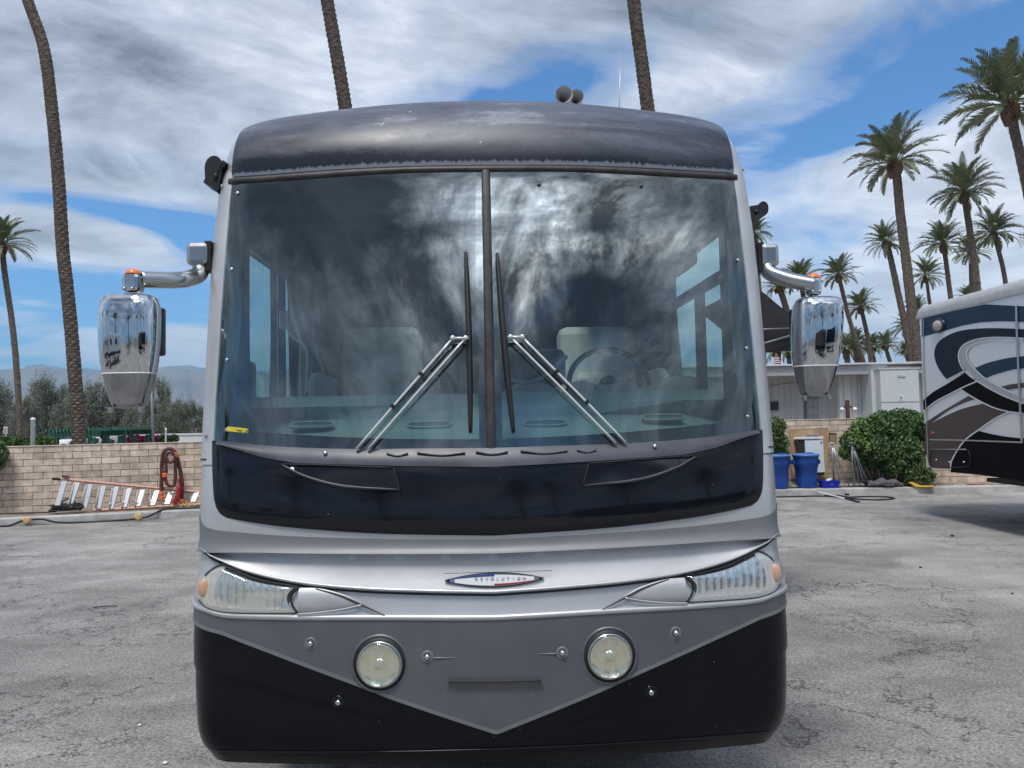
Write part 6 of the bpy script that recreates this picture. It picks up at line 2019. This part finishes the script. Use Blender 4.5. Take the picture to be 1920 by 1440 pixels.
# ---- side mirrors
def mirror(mount, elbow, headp, hx, y0, y1, ydiv, depth, dm, sg, half, slope):
    """mount: box pixels; hx: centre pixel x of the head; depth: local d of the head"""
    mr = empty('side_mirror', (0, 0, 0)); mr.parent = rv
    (ax0, ay0, ax1, ay1) = mount
    A0, A1 = PD(ax0, ay0, dm), PD(ax1, ay1, dm)
    c_ = (A0 + A1) / 2; sz_ = (abs(A1.x - A0.x), .11, abs(A1.z - A0.z))
    MB().box(c_, sz_, None, .022).build('mirror_mount', M['chrome_dull'], mr)
    MB().box(c_ + Vector((-sg * sz_[0] * .45, .02, -.01)), (.03, .12, sz_[2] + .035), None, .004).build('mount_gasket', M['black_rubber'], mr)
    pts = [PD(x, y, d_) for x, y, d_ in elbow]
    q = crom(pts, 26)
    MB().tube(q, [.038 - .002 * i / 25 for i in range(26)], 16).build('mirror_arm', M['chrome_dull'], mr)
    (hx0, hy0, hx1, hy1) = headp
    K0, K1 = PD(hx0, hy0, depth), PD(hx1, hy1, depth)
    ck = (K0 + K1) / 2
    MB().box(ck, (abs(K1.x - K0.x), .075, abs(K1.z - K0.z)), None, .018).build('mirror_knuckle', M['chrome'], mr)
    am = Matrix.Translation(ck + Vector((0, 0, abs(K1.z - K0.z) / 2 - .002)))
    MB().lathe([(.034, 0), (.033, .008), (.024, .018), (.010, .024), (.0001, .025)], am, 20).build('marker_light', M['amber'], mr)
    for dx in (-.02, .012):
        MB().lathe([(.007, 0), (.006, .006), (.0001, .007)], Matrix.Translation(ck + Vector((dx, -.038, -.028))) @ Matrix.Rotation(R(90), 4, 'X'), 10).build('screw', M['steel'], mr)
    # head: tall tapered housing, wide near the top
    top = PD(hx, y0, depth); bot = PD(hx + slope, y1, depth)
    H = top.z - bot.z
    pw = half
    # t from the top 0 .. 1 : half width, half depth
    prof = [(0, .55, .5), (.012, .80, .70), (.035, .92, .86), (.10, .985, .97), (.25, 1.0, 1.0), (.42, .985, .98), (.58, .93, .92), (.70, .855, .84), (.80, .77, .74), (.90, .66, .60), (.96, .585, .5), (.985, .53, .42), (1.0, .40, .3)]
    rows = []; nn = 36
    for t, a, d_ in prof:
        cx = top.x + (bot.x - top.x) * t
        row = []
        for j in range(nn):
            ang = 2 * math.pi * j / nn
            ca_, sa_ = math.cos(ang), math.sin(ang)
            ex = math.copysign(abs(ca_) ** .62, ca_); ey = math.copysign(abs(sa_) ** (.62 if sa_ > 0 else .95), sa_)
            row.append(Vector((cx + ex * pw * a, top.y + ey * .085 * d_ * (1.0 if sa_ < 0 else .8), top.z - H * t)))
        rows.append(row)
    for nm, r0, r1, mt in (('mirror_housing', 0, 8, M['chrome']), ('mirror_base_cap', 7, len(prof), M['chrome_smoke'])):
        b = MB(); rs_ = rows[r0:r1]
        if nm == 'mirror_base_cap':
            rs_ = [[Vector((p.x * 1, p.y, p.z)) for p in r] for r in rows[7:]]
        b.grid(rs_, close=True)
        if r0 == 0: b.add(rs_[0], [tuple(reversed(range(nn)))])
        else: b.add(rs_[-1], [tuple(range(nn))])
        b.build(nm, mt, mr)
    div = [p + (p - Vector((top.x, top.y, p.z))) * .008 for p in rows[7]]
    MB().tube(div + [div[0]], .003, 6, cap=False).build('housing_seam', M['white_emblem'], mr)
    # mirror glass in its dark frame, on the rear side, peeking past the edge nearest the vehicle
    sgx = -sg
    b = MB(); b.box(Vector((top.x + sgx * pw * .08, top.y + .085, top.z - H * .31)), (pw * 1.62, .05, H * .44), None, .012); b.build('mirror_frame', M['black_plastic'], mr)
    b = MB(); b.box(Vector((top.x + sgx * pw * .15, top.y + .100, top.z - H * .31)), (pw * 1.4, .004, H * .38)); b.build('mirror_glass', M['mirror_glass'], mr)
    for dx in (-.5, .5):
        MB().lathe([(.012, 0), (.012, .02), (.007, .024)], Matrix.Translation(Vector((bot.x + dx * pw, bot.y - .03, bot.z + .004))) @ Matrix.Rotation(R(180), 4, 'X'), 10).build('foot_screw', M['steel'], mr)
mirror((355, 458, 397, 500), [(376, 492, .44), (375, 512, .42), (362, 520, .38), (330, 525, .25), (262, 524, .14)], (233, 514, 267, 549), 243.5, 553, 765, 700, .12, .44, -1, .1225, -1)
mirror((1420, 460, 1456, 502), [(1438, 492, .55), (1440, 508, .52), (1450, 515, .50), (1485, 526, .46), (1528, 534, .42)], (1513, 521, 1537, 555), 1534.5, 557, 743, 688, .44, .55, 1, .117, -8)

# ---- roof horns, aerial, corner cameras
hb = empty('air_horn', (0, 0, 0)); hb.parent = rv
for (cx, cy, r, dl) in ((1057, 177, 17.5, 1.25), (1081, 181.5, 15, 1.6)):
    p = PD(cx, cy, dl); rad = r / F * (dl + 3.15)
    Mx = Matrix.Translation(p) @ Matrix.Rotation(R(88), 4, 'X')
    MB().lathe([(rad * .97, -.01), (rad, 0), (rad * .96, .004), (rad * .86, -.012), (rad * .66, -.03), (rad * .42, -.06), (rad * .28, -.10), (rad * .2, -.26), (.0001, -.27)], Mx, 36).build('horn_bell', M['horn'], hb)
    MB().lathe([(rad * .98, -.012), (rad * .70, -.06), (rad * .5, -.12), (rad * .36, -.2), (rad * .3, -.34), (.03, -.42), (.03, -.5)], Mx, 24).build('horn_throat', M['horn'], hb)
    MB().tube([p + Vector((0, .34, -.01)), p + Vector((0, .34, -.16))], .012, 8).build('horn_bracket', M['steel'], hb)
a0, a1 = PD(1161, 203, 2.3), PD(1164, 93, 2.3)
MB().tube([a0 + Vector((0, 0, -.15)), a0, a1], [.006, .0035, .0022], 6).build('antenna', M['steel'], rv)
def corner_cam(pts, sg, dl=1.15):
    """end cap of the rolled side awning: rounded black casting with strut, pixel outline"""
    cc = empty('awning_end_cap', (0, 0, 0)); cc.parent = rv
    out = crom([PD(x, y, dl) for x, y in pts[0]], 28)
    b = MB(); b.prism(out, (0, .5, 0)); b.build('roller_cap', M['black_plastic'], cc)
    out = [PD(x, y, dl - .02) for x, y in pts[1]]
    b = MB(); b.prism(out, (0, .12, 0)); b.build('arm_bracket', M['black_plastic'], cc)
    ctr = sum(out, Vector()) / len(out)
    MB().box((ctr + Vector((sg * 1.20, ctr.y + .25, ctr.z))) / 2 + Vector((0, .16, .0)) if False else Vector(((ctr.x + sg * 1.18) / 2, ctr.y + .16, ctr.z)), (abs(ctr.x - sg * 1.18), .10, .07), None, .01).build('wall_bracket', M['black_plastic'], cc)
    MB().lathe([(.012, 0), (.010, .006), (.0001, .008)], Matrix.Translation(ctr + Vector((0, -.005, 0))) @ Matrix.Rotation(R(90), 4, 'X'), 12).build('bolt_cap', M['black_rubber'], cc)
corner_cam(([(384, 330), (384, 310), (389, 298), (399, 292), (409, 294), (415, 304), (415, 322), (411, 338), (398, 342), (386, 338)], [(381, 342), (386, 330), (412, 322), (424, 304), (418, 300), (414, 330), (408, 362), (396, 350)]), -1, .50)
corner_cam(([(1424, 392), (1423, 384), (1428, 378), (1435, 378), (1440, 384), (1441, 393), (1438, 401), (1431, 403), (1425, 399)], [(1407, 386), (1422, 384), (1424, 394), (1436, 403), (1422, 400), (1411, 412), (1406, 402)]), 1, .90)
# pillar studs with tiny locks
for (px_, py_) in ((386, 818), (1448, 789), (416, 350), (1396, 318)):
    p = PW(px_, py_, .02)
    MB().box(p, (.009, .014, .016), None, .003).build('pillar_latch', M['steel'], rv)
for sg, yy in ((-1, 862), (1, 838)):
    z_ = SZ(385 if sg < 0 else 1448, yy).y
    MB().tube([W(sg * s_, z_, .017) for s_ in [SE - .13 + .03 * i for i in range(9)]], .0035, 5).build('pillar_seam', M['black_rubber'], rv)

# ---- side awning (right side of the picture), furled struts and its dark fabric
aw = empty('side_awning', (0, 0, 0)); aw.parent = rv
def aw_pts(d):
    return [PD(1405, 533, d), PD(1432, 549, d), PD(1462, 574, d), PD(1490, 592, d)]
rows = []
for d_ in (3.8, 4.6, 5.6):
    k = (d_ + 3.15) / 6.95
    rows.append([Vector((p.x, d_, p.z)) for p in crom(aw_pts(3.8), 12)])
b = MB(); b.grid(rows)
fr = crom(aw_pts(3.8), 12)
lo = [PD(1405 + 85 * i / 11, 664 - 7 * i / 11, 3.8) for i in range(12)]
b.grid([fr, lo]); b.grid([lo, [p + Vector((0, 1.8, .1)) for p in lo]])
b.build('awning_fabric', M['awning'], aw)
MB().tube([PD(1405, 619, 3.76), PD(1490, 616, 3.76)], .012, 8).build('awning_rail', M['grey_paint'], aw)
MB().tube([PD(1405, 652, 3.76), PD(1490, 627, 3.76)], .010, 8).build('awning_arm', M['belt_grey'], aw)
b = MB(); b.box((1.32, 4.8, 2.75), (.2, 2.2, .2), None, .02); b.build('awning_case', M['silver_dull'], aw)

# ---- glazing of the cab sides
for (s0, s1, z0, z1, sg) in ((1.80, 3.05, 1.92, 2.82, 1), (1.80, 2.32, 1.92, 2.75, -1), (2.5, 2.9, 1.92, 2.75, -1)):
    y0, y1 = DE + s0 - SE + .05, DE + s1 - SE + .05
    wd = MB(); x = sg * (UE * .964 - .012)
    wd.box((x, (y0 + y1) / 2, (z0 + z1) / 2), (.006, y1 - y0 + .3, z1 - z0 + .06))
    wo_ = wd.build('side_window', M['side_glass'], rv)
    fr_ = MB(); t_ = .028
    for yy in (y0, y1): fr_.box((x - sg * .02, yy, (z0 + z1) / 2), (.03, t_, z1 - z0))
    for zz in (z0, z1): fr_.box((x - sg * .02, (y0 + y1) / 2, zz), (.03, y1 - y0, t_))
    fr_.build('window_frame', M['black_plastic'], wo_)
    if sg > 0 and s0 < 2:
        MB().box((x - .03, y0 + .42, (z0 + z1) / 2 - .12), (.04, .08, z1 - z0 - .24)).build('window_bar', M['interior'], wo_)
        MB().box((x - .03, (y0 + y1) / 2, 2.56), (.042, y1 - y0, .05)).build('window_bar', M['interior'], wo_)

# ---- cab interior
YS = interp(ZT, YT, 1.7)
b = MB()
dashc = [(-1.2, .30), (-1.0, .17), (-.5, .10), (0, .085), (.5, .10), (1.0, .17), (1.2, .30)]
zcrest = PD(700, 741, .80).z
rows = []
for d_, z_ in ((0.0, 1.60), (.10, 1.66), (.30, 1.735), (.60, 1.86), (.74, zcrest - .055), (.76, zcrest - .05), (.80, zcrest), (.90, zcrest - .01), (.92, 1.7)):
    rows.append([Vector((u_, (b0 if d_ < .7 else .10) * (1 if d_ < .7 else 0) + d_ + (.03 if d_ < .7 else 0), z_)) for u_, b0 in dashc])
b.grid(rows, smooth=False); b.build('dashboard', M['dash'], rv)
dash = b
dsh = COL.objects['dashboard']
for cx, cy in ((585, 800), (805, 800), (1022, 797), (1243, 786)):
    # vents lie on the sloped dash
    o_ = RVI @ Vector((0, 0, CAMZ)); r_ = RVI.to_3x3() @ ray(cx, cy)
    # plane through (d .37,z 1.735) .. (.67,1.86) roughly
    n_ = Vector((0, -.125, .27)).normalized(); p0 = Vector((0, .45, 1.735))
    t_ = (p0 - o_).dot(n_) / r_.dot(n_); c_ = o_ + r_ * t_
    up = n_
    ax = Vector((0, .27, .125)).normalized()
    v = MB(); pts = []
    for i in range(24):
        a = 2 * math.pi * i / 24
        x_ = math.copysign(abs(math.cos(a)) ** .5, math.cos(a)) * .105; y_ = math.copysign(abs(math.sin(a)) ** .8, math.sin(a)) * .030
        pts.append(c_ + Vector((x_, 0, 0)) + ax * y_ + up * .012)
    v.tube(pts + [pts[0]], .006, 6, cap=False)
    vo = v.build('dash_vent', M['dash'], dsh)
    MB().prism([p - up * .004 for p in pts], -up * .01).build('vent_slot', M['dash_dark'], vo)
# instrument hump and cream binnacle
b = MB()
hp = crom([PD(1060, 738, 1.15), PD(1085, 712, 1.15), PD(1130, 722, 1.15), PD(1180, 716, 1.15), PD(1210, 730, 1.15), PD(1270, 704, 1.15), PD(1350, 718, 1.15), PD(1392, 735, 1.15)], 24)
b.prism(hp + [Vector((hp[-1].x, hp[-1].y, 1.75)), Vector((hp[0].x, hp[0].y, 1.75))], (0, .25, 0)); b.build('instrument_binnacle', M['cream'], rv)
b = MB()
hp = crom([PD(938, 738, 1.2), PD(960, 722, 1.2), PD(1010, 716, 1.2), PD(1062, 738, 1.2)], 10)
b.prism(hp + [Vector((hp[-1].x, hp[-1].y, 1.75)), Vector((hp[0].x, hp[0].y, 1.75))], (0, .2, 0)); b.build('instrument_binnacle', M['cream'], rv)
# steering wheel
cs = PD(1142, 722, 1.38); rad = 76 / F * 4.53
pts = []
for i in range(49):
    a = 2 * math.pi * i / 48
    pts.append(cs + Vector((rad * math.cos(a), .35 * rad * math.sin(a), .92 * rad * math.sin(a))))
swb = MB().tube(pts, .017, 10, cap=False).build('steering_wheel', M['black_plastic'], rv)
MB().tube([p + Vector((0, -.012, -.006)) for p in pts[2:23]], .007, 6).build('wheel_trim', M['chrome_dull'], swb)
MB().lathe([(.06, 0), (.05, .03), (.0001, .04)], Matrix.Translation(cs) @ Matrix.Rotation(R(70), 4, 'X'), 20).build('wheel_hub', M['interior'], swb)
# column arm with dark pod left of the wheel
b = MB(); b.tube(crom([PD(958, 712, 1.0), PD(985, 718, 1.0), PD(1022, 706, 1.0), PD(1062, 668, 1.05)], 14), [.012] * 8 + [.014] * 6, 8); b.build('dash_arm', M['dash'], rv)
b = MB(); b.box(PD(1012, 690, 1.3), (.30, .1, .22), None, .05); b.build('instrument_pod', M['dash_dark'], rv)
# seats
def seat(cx, ytop, wpx, d, nm):
    st = empty(nm, (0, 0, 0)); st.parent = rv
    k = (d + 3.15) / F
    c = PD(cx, ytop, d)
    wd = wpx * k
    b = MB(); b.box(c + Vector((0, .06, -.34)), (wd, .17, .70), Matrix.Rotation(R(-8), 3, 'X'), .07); b.build('backrest', M['cream'], st)
    b = MB(); b.box(c + Vector((0, -.02, -.50)), (wd * .60, .12, .36), Matrix.Rotation(R(-8), 3, 'X'), .05); b.build('lumbar_cushion', M['cream'], st)
    b = MB(); b.box(c + Vector((0, -.22, -.76)), (wd * .95, .52, .17), None, .06); b.build('seat_cushion', M['cream'], st)
    for sg in (-1, 1):
        b = MB(); b.box(c + Vector((sg * (wd * .5 + .075), -.18, -.48)), (.10, .46, .32), None, .045); b.build('armrest', M['cream'], st)
    b = MB(); b.tube([c + Vector((0, -.1, -.84)), c + Vector((0, -.1, -1.1))], .12, 12); b.build('pedestal', M['interior'], st)
seat(713, 613, 150, 1.95, 'passenger_seat')
seat(1120, 612, 150, 2.2, 'driver_seat')
# curtain bundle by the entry door
b = MB()
rows = []
for px_, py_, wd in ((548, 480, 34), (556, 540, 36), (568, 600, 40), (575, 640, 26), (582, 690, 46), (588, 745, 60)):
    c = PD(px_, py_, 1.75); ww = wd / F * 4.9
    rows.append([c + Vector((ww * (i / 24 - .5), .03 * math.sin(i * 1.9), 0)) for i in range(25)])
b.grid(rows); b.build('curtain', M['curtain'], rv)
# grab handle
MB().tube(crom([PD(539, 583, 1.0), PD(539, 612, 1.0), PD(548, 630, 1.0), PD(572, 650, 1.0), PD(577, 672, 1.0), PD(576, 700, 1.0), PD(576, 742, 1.0)], 30), .0085, 10).build('grab_handle', M['chrome_dull'], rv)
b = MB(); b.box(PD(530, 600, 1.05), (.03, .03, .10), None, .005); b.build('switch_plate', M['steel'], rv)
# lining: ceiling, side walls, rear partition, floor
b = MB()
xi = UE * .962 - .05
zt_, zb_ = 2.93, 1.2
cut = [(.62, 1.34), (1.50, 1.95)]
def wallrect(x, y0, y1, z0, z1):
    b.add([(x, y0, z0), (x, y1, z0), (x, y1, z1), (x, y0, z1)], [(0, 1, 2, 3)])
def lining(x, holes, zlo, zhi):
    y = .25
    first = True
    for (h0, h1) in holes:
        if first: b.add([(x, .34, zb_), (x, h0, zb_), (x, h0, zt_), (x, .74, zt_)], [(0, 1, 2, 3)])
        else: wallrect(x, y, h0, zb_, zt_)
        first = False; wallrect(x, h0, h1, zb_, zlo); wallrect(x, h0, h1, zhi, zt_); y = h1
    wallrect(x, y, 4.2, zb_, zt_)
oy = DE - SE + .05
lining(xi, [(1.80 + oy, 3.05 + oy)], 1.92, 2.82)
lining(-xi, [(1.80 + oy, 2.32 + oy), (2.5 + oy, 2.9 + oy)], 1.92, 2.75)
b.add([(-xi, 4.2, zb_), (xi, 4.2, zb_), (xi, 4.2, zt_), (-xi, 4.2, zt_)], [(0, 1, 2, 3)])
for (cx0, cx1, cy0, cy1) in ((-xi, xi, .80, 1.40), (-xi, -.6, 1.40, 2.5), (.6, xi, 1.40, 2.5), (-xi, xi, 2.5, 4.2)):  # ceiling left open below the added skylight
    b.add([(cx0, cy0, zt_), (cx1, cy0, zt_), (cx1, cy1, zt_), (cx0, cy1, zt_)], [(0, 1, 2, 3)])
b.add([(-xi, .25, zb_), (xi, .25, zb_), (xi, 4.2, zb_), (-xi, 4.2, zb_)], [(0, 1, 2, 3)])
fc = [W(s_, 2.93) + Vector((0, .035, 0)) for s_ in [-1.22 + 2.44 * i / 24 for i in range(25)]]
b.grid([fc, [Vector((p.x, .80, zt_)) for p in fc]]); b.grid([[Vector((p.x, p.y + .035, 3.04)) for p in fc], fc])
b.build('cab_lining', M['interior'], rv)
# header cabinet above the seats and folded blind
b = MB(); b.box((0, 1.15, 2.80), (2.3, .4, .28), None, .03); b.build('header_cabinet', M['interior'], rv)
b = MB(); b.box(PD(705, 468, 1.1), (.86, .03, .02), Matrix.Rotation(R(-1.5), 3, 'Y')); b.build('blind_rail', M['dash'], rv)
# yellow label stuck inside the glass
c_ = PW(446, 806, .012)
MB().box(c_, (.090, .002, .020), Matrix.Rotation(R(7), 3, 'Y')).build('yellow_label', M['yellow'], rv)
MB().tube([PW(437, 805, .0135), PW(455, 808, .0135)], .0016, 4).build('label_print', M['trim_rubber'], rv)
# entry door outside mirror seen through the door glass
b = MB(); b.box((-1.36, 1.2, 2.05), (.1, .12, .3), None, .03); b.build('door_mirror', M['black_plastic'], rv)

# ---- chassis box and wheels, unseen, added so the shade underneath goes black
b = MB(); b.box((0, 5.6, .74), (2.3, 10.4, .5)); b.build('chassis', M['black_rubber'], rv)
def wheel(x, y):
    Mx = Matrix.Translation((x, y, .50)) @ Matrix.Rotation(R(90), 4, 'Y')
    wl = MB().lathe([(.30, -.13), (.46, -.14), (.50, -.10), (.505, 0), (.50, .10), (.46, .14), (.30, .13)], Mx, 36).build('wheel', M['tyre'], rv)
    MB().lathe([(.0001, -.06), (.12, -.08), (.2, -.03), (.30, -.12), (.30, .12), (.2, .03), (.12, .08), (.0001, .06)], Mx, 24).build('rim', M['chrome_dull'], wl)
for x in (-1.08, 1.08):
    wheel(x, 1.75); wheel(x, 8.3); wheel(x * .72, 8.3)
# ================================================================ air
hm, ht = new_mat('haze')
ho = ht.n('ShaderNodeOutputMaterial')
pv = ht.n('ShaderNodeVolumePrincipled')
pv.inputs['Color'].default_value = (.40, .70, 1.0, 1)
pv.inputs['Density'].default_value = 0.00014
pv.inputs['Anisotropy'].default_value = 0.0
ht.nt.links.new(pv.outputs[0], ho.inputs['Volume'])
hz = MB(); hz.box((0, 0, 349), (18400, 18400, 700)); hz.build('haze', hm, kind='stuff')
